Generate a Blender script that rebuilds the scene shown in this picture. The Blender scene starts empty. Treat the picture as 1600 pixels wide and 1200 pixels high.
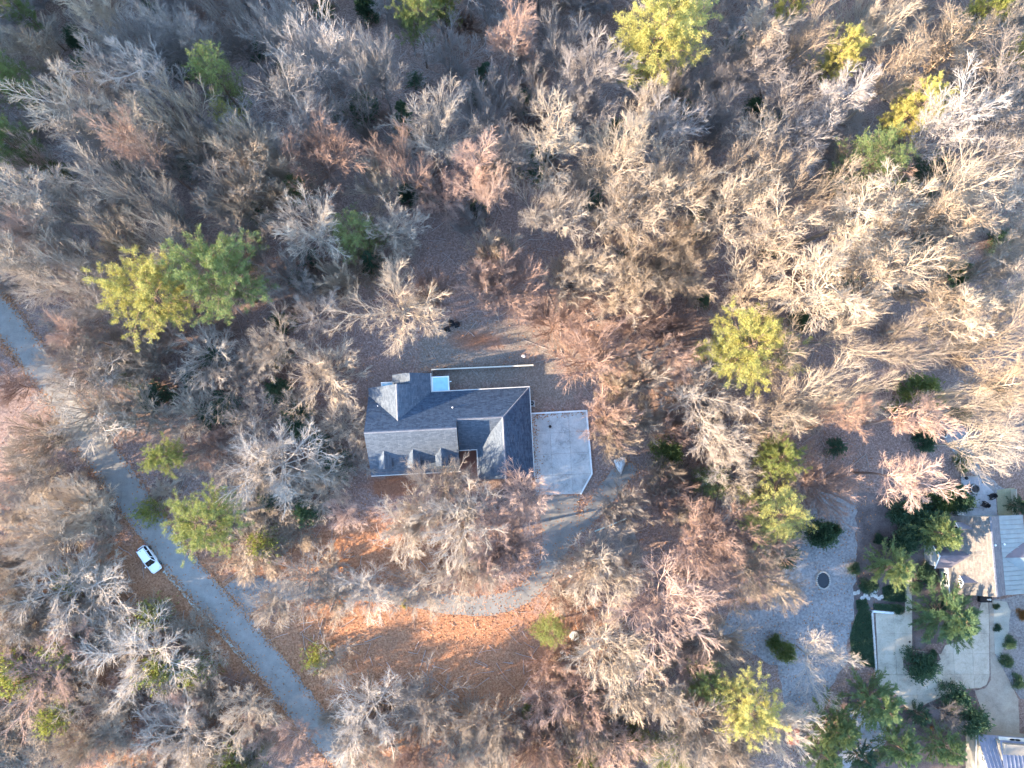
import bpy, math, random
import numpy as np
from mathutils import Vector, Matrix

# ------------------------------------------------------------------ camera
F_PX, CAM_H = 1120.0, 116.0            # focal length in photo pixels, drone height (m)
_n = math.sqrt(15 ** 2 + 120 ** 2 + F_PX ** 2)
CAM_A = math.atan2(120, F_PX)
CAM_B = math.asin(-15 / _n)
scene = bpy.context.scene
C = scene.collection
cam_d = bpy.data.cameras.new('camera')
cam_d.sensor_width = 36.0
cam_d.lens = 36.0 * F_PX / 1600.0
cam_d.clip_end = 3000
cam = bpy.data.objects.new('camera', cam_d)
C.objects.link(cam)
cam.location = (0, 0, CAM_H)
cam.rotation_euler = (CAM_A, CAM_B, 0)
scene.camera = cam
scene.render.resolution_x, scene.render.resolution_y = 1024, 768

# ------------------------------------------------------------------ sky, sun, exposure
SUN_EL = math.radians(16.0)
SUN_AZ = math.radians(180 + 14)        # direction towards the sun, counter-clockwise from +X
sx, sy = math.cos(SUN_AZ), math.sin(SUN_AZ)
world = bpy.data.worlds.new('World')
scene.world = world
world.use_nodes = True
wn = world.node_tree.nodes
sky = wn.new('ShaderNodeTexSky')
sky.sky_type = 'NISHITA'
sky.sun_disc = False
sky.sun_elevation = SUN_EL
sky.sun_rotation = math.atan2(sx, sy)
sky.air_density = 1.0
sky.dust_density = 0.0
sky.ozone_density = 2.0
bg = wn['Background']
bg.inputs['Strength'].default_value = 0.15
world.node_tree.links.new(sky.outputs['Color'], bg.inputs['Color'])
sun_d = bpy.data.lights.new('sun', 'SUN')
sun_d.energy = 3.5
sun_d.angle = math.radians(0.6)
sun_d.color = (1.0, 0.80, 0.56)
sun = bpy.data.objects.new('sun', sun_d)
C.objects.link(sun)
sun.rotation_euler = Vector((sx * math.cos(SUN_EL), sy * math.cos(SUN_EL), math.sin(SUN_EL))).to_track_quat('Z', 'Y').to_euler()
vs = scene.view_settings
vs.view_transform = 'Standard'
vs.look = 'None'
vs.exposure = 3.1
vs.gamma = 1.0
vs.use_curve_mapping = False
scene.cycles.use_denoising = True
scene.cycles.use_light_tree = False
scene.cycles.use_adaptive_sampling = True
scene.cycles.adaptive_threshold = 0.015
scene.cycles.max_bounces = 4
scene.cycles.diffuse_bounces = 2
scene.cycles.glossy_bounces = 2
scene.cycles.transparent_max_bounces = 4

# ------------------------------------------------------------------ helpers
_rx = np.array([[1, 0, 0], [0, math.cos(CAM_A), -math.sin(CAM_A)], [0, math.sin(CAM_A), math.cos(CAM_A)]])
_ry = np.array([[math.cos(CAM_B), 0, math.sin(CAM_B)], [0, 1, 0], [-math.sin(CAM_B), 0, math.cos(CAM_B)]])
_R = _ry @ _rx


def ss(a, b, x):
    t = np.clip((x - a) / (b - a), 0, 1)
    return t * t * (3 - 2 * t)


def gz(x, y):
    """terrain height: level round the houses, falling to a hollow behind, an added unseen hill to the west that shades the upper wood"""
    hollow = -10.0 * ss(40, 82, y)
    rise = 30.0 * ss(-94, -150, x) * ss(4, 40, y)  # added hill out of view, shaped to shade the upper wood
    return hollow + rise


def P(px, py, z=0.0):
    """photo pixel -> survey coordinates at height z"""
    d = _R @ np.array([px - 800.0, 600.0 - py, -F_PX])
    t = (z - CAM_H) / d[2]
    return float(d[0] * t), float(d[1] * t)


def PG(px, py, h=0.0):
    """the same, at height h above the terrain"""
    x, y = P(px, py, h)
    for _ in range(4):
        x, y = P(px, py, h + float(gz(x, y)))
    return x, y


def pix(x, y, z):
    d = _R.T @ np.array([x, y, z - CAM_H])
    return 800 + F_PX * d[0] / -d[2], 600 - F_PX * d[1] / -d[2]


def poly_px(pts, z=0.0):
    return [P(a, b, z) for a, b in pts]


def in_poly(x, y, poly):
    c = False
    j = len(poly) - 1
    for i in range(len(poly)):
        xi, yi = poly[i]
        xj, yj = poly[j]
        if (yi > y) != (yj > y) and x < (xj - xi) * (y - yi) / (yj - yi) + xi:
            c = not c
        j = i
    return c


def tag(o, label=None, cat=None, group=None, kind=None):
    if label: o['label'] = label
    if cat: o['category'] = cat
    if group: o['group'] = group
    if kind: o['kind'] = kind
    return o


def thing(name, label, cat, loc=(0, 0, 0), rz=0.0, group=None):
    o = bpy.data.objects.new(name, None)
    o.empty_display_size = 0.3
    C.objects.link(o)
    o.location = loc
    o.rotation_euler = (0, 0, rz)
    return tag(o, label, cat, group)


def link(name, me, parent=None):
    o = bpy.data.objects.new(name, me)
    C.objects.link(o)
    if parent: o.parent = parent
    return o


def copy_tree(o, parent=None):
    c = o.copy()
    C.objects.link(c)
    c.parent = parent
    for ch in o.children:
        copy_tree(ch, c)
    return c


def np_mesh(name, verts, quads, mat, smooth=False, tris=None):
    me = bpy.data.meshes.new(name)
    verts = np.asarray(verts, dtype=np.float32)
    nq = 0 if quads is None else len(quads)
    nt = 0 if tris is None else len(tris)
    me.vertices.add(len(verts))
    me.vertices.foreach_set('co', verts.ravel())
    loops = []
    if nq: loops.append(np.asarray(quads).ravel())
    if nt: loops.append(np.asarray(tris).ravel())
    loops = np.concatenate(loops).astype(np.int32)
    me.loops.add(len(loops))
    me.loops.foreach_set('vertex_index', loops)
    me.polygons.add(nq + nt)
    st = np.concatenate([np.arange(nq) * 4, nq * 4 + np.arange(nt) * 3]).astype(np.int32)
    me.polygons.foreach_set('loop_start', st)
    if smooth:
        me.polygons.foreach_set('use_smooth', np.ones(nq + nt, dtype=bool))
    me.update(calc_edges=True)
    if mat: me.materials.append(mat)
    return me


class MB:
    """collects simple solids; build() links them as one mesh object"""

    def __init__(self):
        self.v, self.f = [], []

    def add(self, vs_, fs):
        o = len(self.v)
        self.v += [tuple(map(float, p)) for p in vs_]
        self.f += [tuple(i + o for i in f) for f in fs]
        return self

    def box(self, x0, x1, y0, y1, z0, z1):
        return self.prism([(x0, y0), (x1, y0), (x1, y1), (x0, y1)], z0, z1)

    def prism(self, poly, z0, z1):
        a = sum(poly[i][0] * poly[(i + 1) % len(poly)][1] - poly[(i + 1) % len(poly)][0] * poly[i][1] for i in range(len(poly)))
        if a < 0: poly = list(poly)[::-1]
        n = len(poly)
        zz0 = z0 if hasattr(z0, '__len__') else [z0] * n
        zz1 = z1 if hasattr(z1, '__len__') else [z1] * n
        vs_ = [(p[0], p[1], zz0[i]) for i, p in enumerate(poly)] + [(p[0], p[1], zz1[i]) for i, p in enumerate(poly)]
        fs = [tuple(range(n))[::-1], tuple(range(n, 2 * n))]
        fs += [(i, (i + 1) % n, n + (i + 1) % n, n + i) for i in range(n)]
        return self.add(vs_, fs)

    def slab(self, pts, t=0.16):
        """planar polygon thickened downwards"""
        a = sum(pts[i][0] * pts[(i + 1) % len(pts)][1] - pts[(i + 1) % len(pts)][0] * pts[i][1] for i in range(len(pts)))
        if a < 0: pts = list(pts)[::-1]
        n = len(pts)
        vs_ = [(p[0], p[1], p[2] - t) for p in pts] + list(pts)
        fs = [tuple(range(n))[::-1], tuple(range(n, 2 * n))]
        fs += [(i, (i + 1) % n, n + (i + 1) % n, n + i) for i in range(n)]
        return self.add(vs_, fs)

    def tube(self, pts, r, s=6, cap=True):
        pts = [Vector(p) for p in pts]
        n = len(pts)
        rr = r if hasattr(r, '__len__') else [r] * n
        vs_, fs = [], []
        for i, p in enumerate(pts):
            t = (pts[min(i + 1, n - 1)] - pts[max(i - 1, 0)]).normalized()
            a = t.cross(Vector((0, 0, 1)) if abs(t.z) < 0.9 else Vector((1, 0, 0))).normalized()
            b = t.cross(a)
            for k in range(s):
                an = 2 * math.pi * k / s
                vs_.append(p + (a * math.cos(an) + b * math.sin(an)) * rr[i])
        for i in range(n - 1):
            for k in range(s):
                fs.append((i * s + k, i * s + (k + 1) % s, (i + 1) * s + (k + 1) % s, (i + 1) * s + k))
        if cap:
            fs.append(tuple(range(s))[::-1])
            fs.append(tuple(range((n - 1) * s, n * s)))
        return self.add(vs_, fs)

    def lathe(self, prof, s=16, cx=0, cy=0, jit=0.0, rnd=None, ex=1.0, ey=1.0):
        """profile of (radius, z), closed by caps"""
        vs_, fs = [], []
        n = len(prof)
        js = [1 + (rnd.uniform(-jit, jit) if rnd else 0) for _ in range(s)]
        for r, z in prof:
            for k in range(s):
                an = 2 * math.pi * k / s
                vs_.append((cx + r * ex * js[k] * math.cos(an), cy + r * ey * js[k] * math.sin(an), z))
        for i in range(n - 1):
            for k in range(s):
                fs.append((i * s + k, i * s + (k + 1) % s, (i + 1) * s + (k + 1) % s, (i + 1) * s + k))
        fs.append(tuple(range(s))[::-1])
        fs.append(tuple(range((n - 1) * s, n * s)))
        return self.add(vs_, fs)

    def mesh(self, name, mat, smooth=False, bevel=0.0):
        me = bpy.data.meshes.new(name)
        me.from_pydata(self.v, [], self.f)
        me.materials.append(mat)
        if smooth:
            for p in me.polygons: p.use_smooth = True
        # uv: u level along the face, v up the slope, in metres
        uv = me.uv_layers.new(name='uv')
        for p in me.polygons:
            nn = p.normal
            u = Vector((-nn.y, nn.x, 0))
            u = u.normalized() if u.length > 1e-3 else Vector((1, 0, 0))
            w = nn.cross(u)
            for li in p.loop_indices:
                co = me.vertices[me.loops[li].vertex_index].co
                uv.data[li].uv = (co.dot(u), co.dot(w))
        return me

    def build(self, name, mat, parent=None, smooth=False, bevel=0.0):
        o = link(name, self.mesh(name, mat, smooth), parent)
        if bevel:
            b = o.modifiers.new('bevel', 'BEVEL')
            b.width = bevel
            b.segments = 2
            b.limit_method = 'ANGLE'
        return o


# ------------------------------------------------------------------ materials
def mat(name, col, rough=0.8, metal=0.0, spec=0.3):
    m = bpy.data.materials.new(name)
    m.use_nodes = True
    b = m.node_tree.nodes['Principled BSDF']
    b.inputs['Base Color'].default_value = (*col, 1)
    b.inputs['Roughness'].default_value = rough
    b.inputs['Metallic'].default_value = metal
    b.inputs['Specular IOR Level'].default_value = spec
    return m


class G:
    """small node-graph helper"""

    def __init__(self, m):
        self.t = m.node_tree
        self.b = self.t.nodes['Principled BSDF']

    def n(self, typ, **kw):
        nd = self.t.nodes.new(typ)
        for k, v in kw.items():
            if k.startswith('i_'):
                nd.inputs[k[2:].replace('_', ' ')].default_value = v
            else:
                setattr(nd, k, v)
        return nd

    def l(self, a, b):
        self.t.links.new(a, b)

    def coord(self, kind='Object', scale=(1, 1, 1)):
        tc = self.n('ShaderNodeTexCoord')
        mp = self.n('ShaderNodeMapping')
        mp.inputs['Scale'].default_value = scale
        self.l(tc.outputs[kind], mp.inputs['Vector'])
        return mp.outputs['Vector']

    def noise(self, vec, scale, detail=4, rough=0.6, dist=0.0):
        nd = self.n('ShaderNodeTexNoise')
        nd.inputs['Scale'].default_value = scale
        nd.inputs['Detail'].default_value = detail
        nd.inputs['Roughness'].default_value = rough
        nd.inputs['Distortion'].default_value = dist
        self.l(vec, nd.inputs['Vector'])
        return nd.outputs['Fac']

    def ramp(self, fac, stops):
        r = self.n('ShaderNodeValToRGB')
        el = r.color_ramp.elements
        while len(el) < len(stops): el.new(0.5)
        for e, (p, c) in zip(el, stops):
            e.position = p
            e.color = (*c, 1) if len(c) == 3 else c
        self.l(fac, r.inputs['Fac'])
        return r.outputs['Color']

    def mix(self, fac, a, b, mode='MIX'):
        m = self.n('ShaderNodeMix', data_type='RGBA', blend_type=mode)
        for s, v in ((m.inputs[0], fac), (m.inputs[6], a), (m.inputs[7], b)):
            if isinstance(v, (int, float)): s.default_value = v
            elif isinstance(v, tuple): s.default_value = (*v, 1)
            else: self.l(v, s)
        return m.outputs[2]

    def math(self, op, a, b=None, clamp=False):
        m = self.n('ShaderNodeMath', operation=op, use_clamp=clamp)
        for s, v in ((m.inputs[0], a), (m.inputs[1], b)):
            if v is None: continue
            if isinstance(v, (int, float)): s.default_value = v
            else: self.l(v, s)
        return m.outputs[0]

    def bump(self, h, strength=0.3, dist=0.05):
        bp = self.n('ShaderNodeBump')
        bp.inputs['Strength'].default_value = strength
        bp.inputs['Distance'].default_value = dist
        self.l(h, bp.inputs['Height'])
        self.l(bp.outputs['Normal'], self.b.inputs['Normal'])

    def col(self, c):
        self.l(c, self.b.inputs['Base Color'])


def speckle(name, stops, scale=6.0, big=0.35, bumpd=0.02, rough=0.9, coords='Object', darken=0.5):
    """mottled earth/stone/concrete"""
    m = mat(name, (0.5, 0.5, 0.5), rough)
    g = G(m)
    v = g.coord(coords)
    fine = g.noise(v, scale, 6, 0.75)
    broad = g.noise(v, big, 3, 0.6)
    f = g.math('ADD', g.math('MULTIPLY', fine, 1 - darken), g.math('MULTIPLY', broad, darken))
    g.col(g.ramp(f, stops))
    if bumpd: g.bump(fine, 0.6, bumpd)
    return m


M = {}


def make_materials():
    # bark of trunks, limbs and twigs
    for key, c0, c1, c2 in (
            ('grey', (0.20, 0.168, 0.150), (0.29, 0.250, 0.228), (0.375, 0.33, 0.305)),
            ('pale', (0.24, 0.195, 0.162), (0.345, 0.288, 0.240), (0.44, 0.375, 0.318)),
            ('pink', (0.24, 0.155, 0.122), (0.355, 0.238, 0.190), (0.44, 0.312, 0.255)),
            ('tan', (0.245, 0.185, 0.135), (0.35, 0.272, 0.206), (0.44, 0.355, 0.275))):
        m = mat('bark_' + key, c1, 0.9, spec=0.1)
        g = G(m)
        v = g.coord('Object', (1, 1, 0.35))
        f = g.noise(v, 2.2, 4)
        oi = g.n('ShaderNodeObjectInfo')
        ff = g.math('ADD', g.math('MULTIPLY', f, 0.45), g.math('MULTIPLY', oi.outputs['Random'], 0.6))
        g.col(g.ramp(ff, [(0.25, c0), (0.5, c1), (0.75, c2)]))
        M['bark_' + key] = m
    m = mat('bark_pine', (0.2, 0.13, 0.09), 0.95, spec=0.05)
    g = G(m)
    g.col(g.ramp(g.noise(g.coord('Object', (1, 1, .3)), 4, 4), [(0.35, (0.10, 0.07, 0.05)), (0.65, (0.30, 0.20, 0.14))]))
    M['bark_pine'] = m
    for key, a, b, c, tr in (
            ('pine', (0.25, 0.235, 0.065), (0.37, 0.335, 0.10), (0.47, 0.415, 0.135), (0.44, 0.39, 0.10)),
            ('cedar', (0.075, 0.13, 0.065), (0.14, 0.20, 0.085), (0.25, 0.28, 0.10), (0.2, 0.25, 0.07)),
            ('dark', (0.045, 0.09, 0.058), (0.075, 0.13, 0.078), (0.125, 0.18, 0.095), (0.08, 0.14, 0.05)),
            ('holly', (0.085, 0.125, 0.05), (0.145, 0.185, 0.068), (0.235, 0.26, 0.085), (0.2, 0.23, 0.06)),
            ('lime', (0.14, 0.165, 0.045), (0.22, 0.235, 0.065), (0.31, 0.31, 0.09), (0.28, 0.28, 0.06)),
            ('russet', (0.16, 0.08, 0.03), (0.28, 0.14, 0.05), (0.40, 0.22, 0.08), (0.3, 0.14, 0.04))):
        m = mat('leaf_' + key, b, 0.55, spec=0.25)
        g = G(m)
        v = g.coord('Object')
        f = g.noise(v, 1.1, 2)
        f2 = g.noise(v, 9.0, 1)
        oi = g.n('ShaderNodeObjectInfo')
        ff = g.math('ADD', g.math('ADD', g.math('MULTIPLY', f, 0.45), g.math('MULTIPLY', f2, 0.3)), g.math('MULTIPLY', oi.outputs['Random'], 0.25))
        g.col(g.ramp(ff, [(0.30, a), (0.5, b), (0.68, c)]))
        tl = g.n('ShaderNodeBsdfTranslucent')
        tl.inputs['Color'].default_value = (*tr, 1)
        mx = g.n('ShaderNodeMixShader')
        mx.inputs[0].default_value = 0.25
        out = g.t.nodes['Material Output']
        g.l(g.b.outputs[0], mx.inputs[1])
        g.l(tl.outputs[0], mx.inputs[2])
        g.l(mx.outputs[0], out.inputs['Surface'])
        M['leaf_' + key] = m

    # forest floor: fallen leaves, worn turf and red clay
    m = mat('forest_floor', (0.2, 0.13, 0.09), 0.95, spec=0.05)
    g = G(m)
    v = g.coord('Object')
    cell = g.n('ShaderNodeTexVoronoi')
    cell.inputs['Scale'].default_value = 5.5
    g.l(v, cell.inputs['Vector'])
    sep = g.n('ShaderNodeSeparateColor')
    g.l(cell.outputs['Color'], sep.inputs[0])
    fine = g.noise(v, 3.0, 5, 0.85)
    mid = g.noise(v, 0.45, 3, 0.65)
    broad = g.noise(v, 0.07, 3, 0.6)
    lf = g.math('ADD', g.math('MULTIPLY', sep.outputs[0], 0.26), g.math('MULTIPLY', fine, 0.74))
    wood = g.ramp(lf, [(0.25, (0.11, 0.075, 0.065)), (0.5, (0.25, 0.170, 0.142)), (0.75, (0.42, 0.310, 0.262))])
    fresh = g.ramp(lf, [(0.25, (0.165, 0.075, 0.042)), (0.5, (0.36, 0.170, 0.092)), (0.75, (0.53, 0.30, 0.175))])
    turf = g.ramp(lf, [(0.25, (0.115, 0.092, 0.075)), (0.5, (0.215, 0.175, 0.145)), (0.75, (0.34, 0.285, 0.24))])
    clay = g.ramp(lf, [(0.25, (0.19, 0.085, 0.05)), (0.75, (0.36, 0.17, 0.10))])
    xyz = g.n('ShaderNodeSeparateXYZ')
    g.l(v, xyz.inputs[0])
    X, Y = xyz.outputs[0], xyz.outputs[1]

    def blob(cx, cy, rx, ry, soft=1.0):
        dx = g.math('DIVIDE', g.math('SUBTRACT', X, cx), rx)
        dy = g.math('DIVIDE', g.math('SUBTRACT', Y, cy), ry)
        d = g.math('SQRT', g.math('ADD', g.math('MULTIPLY', dx, dx), g.math('MULTIPLY', dy, dy)))
        w = g.math('SUBTRACT', 1.5, g.math('ADD', d, mid))
        return g.math('MULTIPLY', w, 2.5 * soft, clamp=True)
    # newly fallen orange oak leaves drifted under the oaks by the street
    sel = g.math('MAXIMUM', blob(-18, -32, 42, 16), blob(-56, -28, 30, 23))
    sel = g.math('MAXIMUM', sel, blob(-22, -15, 18, 7))
    c = g.mix(sel, wood, fresh)
    bx, by = P(760, 555)
    c = g.mix(blob(bx, by, 16, 7), c, turf)
    bx, by = P(850, 590)
    c = g.mix(blob(bx, by, 9, 6), c, turf)
    bx, by = P(612, 760)
    c = g.mix(blob(bx, by, 5, 2.2), c, clay)
    bx, by = P(745, 532)
    c = g.mix(blob(bx, by, 6, 2.2, 0.5), c, clay)
    c = g.mix(g.math('MULTIPLY', g.math('SUBTRACT', broad, 0.45), 2.0, clamp=True), c, g.mix(0.5, c, (0.13, 0.115, 0.10)))
    g.col(c)
    g.bump(fine, 0.9, 0.12)
    M['floor'] = m

    # asphalt
    def asphalt(name, lo, mi, hi):
        m = mat(name, mi, 0.85, spec=0.25)
        g = G(m)
        v = g.coord('Object')
        f = g.math('ADD', g.math('MULTIPLY', g.noise(v, 0.5, 5, 0.7), 0.6), g.math('MULTIPLY', g.noise(v, 9, 3, 0.8), 0.4))
        c = g.ramp(f, [(0.33, lo), (0.5, mi), (0.68, hi)])
        cr = g.n('ShaderNodeTexVoronoi', feature='DISTANCE_TO_EDGE')
        cr.inputs['Scale'].default_value = 0.45
        g.l(g.mix(0.12, v, g.n('ShaderNodeTexNoise').outputs['Color'], 'ADD'), cr.inputs['Vector'])
        k = g.math('LESS_THAN', g.math('ADD', cr.outputs['Distance'], g.math('MULTIPLY', g.noise(v, 0.25, 2), 0.04)), 0.019)
        c = g.mix(g.math('MULTIPLY', k, 0.55), c, (0.03, 0.03, 0.03))
        g.col(c)
        g.bump(g.noise(v, 14, 2), 0.25, 0.02)
        return m
    M['road'] = asphalt('old_asphalt', (0.175, 0.163, 0.148), (0.235, 0.220, 0.200), (0.30, 0.282, 0.258))
    M['drive'] = asphalt('driveway_asphalt', (0.145, 0.137, 0.126), (0.20, 0.189, 0.174), (0.265, 0.25, 0.232))

    def concrete(name, lo, hi, stain):
        m = mat(name, hi, 0.85, spec=0.25)
        g = G(m)
        v = g.coord('Object')
        f = g.math('ADD', g.math('MULTIPLY', g.noise(v, 0.45, 5, 0.7, 0.5), 0.65), g.math('MULTIPLY', g.noise(v, 5, 4, 0.7), 0.35))
        c = g.ramp(f, [(0.38, stain), (0.47, lo), (0.60, hi)])
        oi = g.n('ShaderNodeObjectInfo')
        c = g.mix(g.math('MULTIPLY', oi.outputs['Random'], 0.22), c, stain)
        g.col(c)
        g.bump(g.noise(v, 10, 3), 0.2, 0.01)
        return m
    M['concrete'] = concrete('concrete', (0.40, 0.40, 0.385), (0.53, 0.525, 0.50), (0.27, 0.27, 0.26))
    M['concrete_warm'] = concrete('warm_concrete', (0.47, 0.41, 0.32), (0.58, 0.51, 0.405), (0.34, 0.295, 0.235))
    M['concrete_tan'] = concrete('tan_concrete', (0.36, 0.31, 0.25), (0.45, 0.39, 0.31), (0.27, 0.235, 0.19))
    M['concrete_brown'] = concrete('weathered_concrete', (0.22, 0.19, 0.165), (0.32, 0.28, 0.25), (0.13, 0.11, 0.10))
    M['stone_patio'] = concrete('patio_stone', (0.33, 0.33, 0.345), (0.42, 0.42, 0.43), (0.24, 0.24, 0.25))
    M['gravel'] = speckle('gravel', [(0.36, (0.11, 0.103, 0.103)), (0.5, (0.245, 0.232, 0.228)), (0.66, (0.37, 0.355, 0.345))], 2.6, 0.25, 0.10, darken=0.28)
    M['gravel_fine'] = speckle('pea_gravel', [(0.35, (0.26, 0.27, 0.24)), (0.5, (0.36, 0.36, 0.31)), (0.65, (0.46, 0.45, 0.38))], 6, 0.4, 0.03)
    M['mulch'] = speckle('mulch', [(0.35, (0.06, 0.045, 0.042)), (0.5, (0.135, 0.105, 0.098)), (0.68, (0.24, 0.195, 0.18))], 5, 0.4, 0.06)
    M['turf'] = speckle('pale_turf', [(0.35, (0.20, 0.20, 0.12)), (0.5, (0.30, 0.285, 0.18)), (0.65, (0.40, 0.37, 0.25))], 5, 0.35, 0.04)
    M['lawn'] = speckle('lawn_soil', [(0.35, (0.025, 0.05, 0.03)), (0.6, (0.06, 0.10, 0.05))], 6, 0.5, 0.05)
    M['stone'] = speckle('stone', [(0.35, (0.30, 0.28, 0.25)), (0.5, (0.48, 0.45, 0.41)), (0.65, (0.62, 0.60, 0.56))], 3, 0.6, 0.03)
    M['stone_dark'] = speckle('dark_stone', [(0.35, (0.08, 0.075, 0.07)), (0.65, (0.25, 0.23, 0.21))], 4, 0.6, 0.03)
    M['boulder'] = speckle('granite', [(0.35, (0.42, 0.42, 0.41)), (0.5, (0.58, 0.58, 0.57)), (0.68, (0.72, 0.72, 0.71))], 2.5, 0.6, 0.05)
    M['wood_grey'] = speckle('weathered_wood', [(0.35, (0.20, 0.17, 0.14)), (0.65, (0.40, 0.35, 0.30))], 5, 0.6, 0.01)
    M['wood_cream'] = speckle('cream_timber', [(0.35, (0.48, 0.44, 0.36)), (0.65, (0.66, 0.62, 0.52))], 5, 0.6, 0.01)
    M['ash'] = speckle('ash', [(0.35, (0.02, 0.02, 0.02)), (0.65, (0.16, 0.14, 0.13))], 7, 1.0, 0.05)

    # asphalt shingles: courses, mottling and dark streaks running down the slope
    def shingle(name, lo, mi, hi, streak):
        m = mat(name, mi, 0.9, spec=0.15)
        g = G(m)
        uv = g.n('ShaderNodeTexCoord').outputs['UV']
        br = g.n('ShaderNodeTexBrick')
        br.inputs['Scale'].default_value = 1.0
        br.inputs['Brick Width'].default_value = 0.55
        br.inputs['Row Height'].default_value = 0.24
        br.inputs['Mortar Size'].default_value = 0.012
        br.inputs['Color1'].default_value = (0, 0, 0, 1)
        br.inputs['Color2'].default_value = (1, 1, 1, 1)
        br.inputs['Mortar'].default_value = (0.0, 0.0, 0.0, 1)
        g.l(uv, br.inputs['Vector'])
        mp = g.n('ShaderNodeMapping')
        mp.inputs['Scale'].default_value = (1.6, 0.22, 1)
        g.l(uv, mp.inputs['Vector'])
        st = g.noise(mp.outputs[0], 1.0, 4, 0.65)
        fi = g.noise(uv, 3.0, 4, 0.7)
        bw = g.n('ShaderNodeRGBToBW')
        g.l(br.outputs['Color'], bw.inputs[0])
        f = g.math('ADD', g.math('MULTIPLY', bw.outputs[0], 0.34), g.math('MULTIPLY', fi, 0.66))
        c = g.ramp(f, [(0.25, lo), (0.48, mi), (0.75, hi)])
        c = g.mix(g.math('MULTIPLY', g.math('SUBTRACT', st, 0.5), 1.8, clamp=True), c, streak)
        g.col(c)
        g.bump(f, 0.4, 0.03)
        return m
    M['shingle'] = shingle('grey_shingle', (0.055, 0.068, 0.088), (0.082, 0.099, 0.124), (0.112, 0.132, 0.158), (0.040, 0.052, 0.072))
    M['shingle_stained_shade'] = shingle('algae_and_shade_shingle', (0.030, 0.043, 0.064), (0.050, 0.070, 0.100), (0.078, 0.102, 0.138), (0.018, 0.026, 0.042))  # algae streaks; whole tone also darkened and blued for the slopes' shade
    M['shingle_tan'] = shingle('tan_shingle', (0.095, 0.084, 0.077), (0.14, 0.125, 0.112), (0.185, 0.166, 0.148), (0.105, 0.096, 0.09))
    M['shingle_slate'] = shingle('slate_shingle', (0.11, 0.115, 0.135), (0.155, 0.16, 0.185), (0.20, 0.21, 0.235), (0.13, 0.135, 0.155))

    def metal(name, c, rough=0.45):
        m = mat(name, c, rough, 0.15, 0.5)
        g = G(m)
        f = g.noise(g.coord('Object'), 0.9, 3)
        g.col(g.ramp(f, [(0.3, tuple(x * 0.85 for x in c)), (0.7, tuple(min(1, x * 1.1) for x in c))]))
        return m
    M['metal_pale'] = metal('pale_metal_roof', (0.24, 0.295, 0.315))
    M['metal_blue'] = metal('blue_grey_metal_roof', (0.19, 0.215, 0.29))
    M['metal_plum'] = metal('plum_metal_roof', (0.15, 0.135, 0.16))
    M['metal_rust'] = speckle('rusty_metal', [(0.35, (0.14, 0.05, 0.035)), (0.65, (0.30, 0.11, 0.07))], 4, 0.8, 0.01)
    M['brown_roof'] = speckle('brown_roof', [(0.35, (0.15, 0.115, 0.11)), (0.65, (0.27, 0.215, 0.21))], 5, 0.8, 0.01)
    M['membrane'] = metal('pale_blue_membrane', (0.30, 0.52, 0.62), 0.5)
    M['white'] = metal('white_trim', (0.74, 0.74, 0.72), 0.5)
    M['gutter'] = metal('gutter_tan', (0.48, 0.45, 0.41), 0.5)
    M['siding'] = speckle('grey_siding', [(0.3, (0.30, 0.31, 0.31)), (0.7, (0.38, 0.39, 0.39))], 2, 0.5, 0.0)
    M['siding_tan'] = speckle('tan_siding', [(0.3, (0.22, 0.20, 0.175)), (0.7, (0.29, 0.265, 0.23))], 2, 0.5, 0.0)
    M['brick'] = speckle('red_brown_brick', [(0.3, (0.17, 0.09, 0.07)), (0.7, (0.29, 0.16, 0.12))], 4, 0.8, 0.01)
    M['glass'] = mat('window_glass', (0.02, 0.025, 0.03), 0.06, 0.0, 0.6)
    M['black'] = mat('black_plastic', (0.012, 0.012, 0.014), 0.5)
    M['rubber'] = mat('rubber', (0.02, 0.02, 0.02), 0.8)
    M['car_white'] = mat('white_car_paint', (0.80, 0.82, 0.82), 0.22, 0.0, 0.5)
    M['car_white'].node_tree.nodes['Principled BSDF'].inputs['Coat Weight'].default_value = 0.5
    M['car_glass'] = mat('car_glass', (0.008, 0.010, 0.014), 0.05, 0.0, 0.8)
    M['chrome'] = mat('chrome', (0.55, 0.55, 0.56), 0.2, 1.0)
    M['red_lens'] = mat('red_lens', (0.35, 0.02, 0.02), 0.2)
    M['clear_lens'] = mat('clear_lens', (0.7, 0.72, 0.75), 0.1)
    M['grey_metal'] = metal('grey_machine', (0.36, 0.36, 0.35), 0.55)
    M['water'] = mat('pond_water', (0.012, 0.016, 0.022), 0.05, 0.0, 0.6)
    M['teal'] = mat('pale_teal_pipe', (0.45, 0.62, 0.58), 0.5)
    M['pot_blue'] = mat('glazed_pot', (0.35, 0.42, 0.5), 0.3)


make_materials()
random.seed(7)
RND = random.Random(11)

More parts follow.
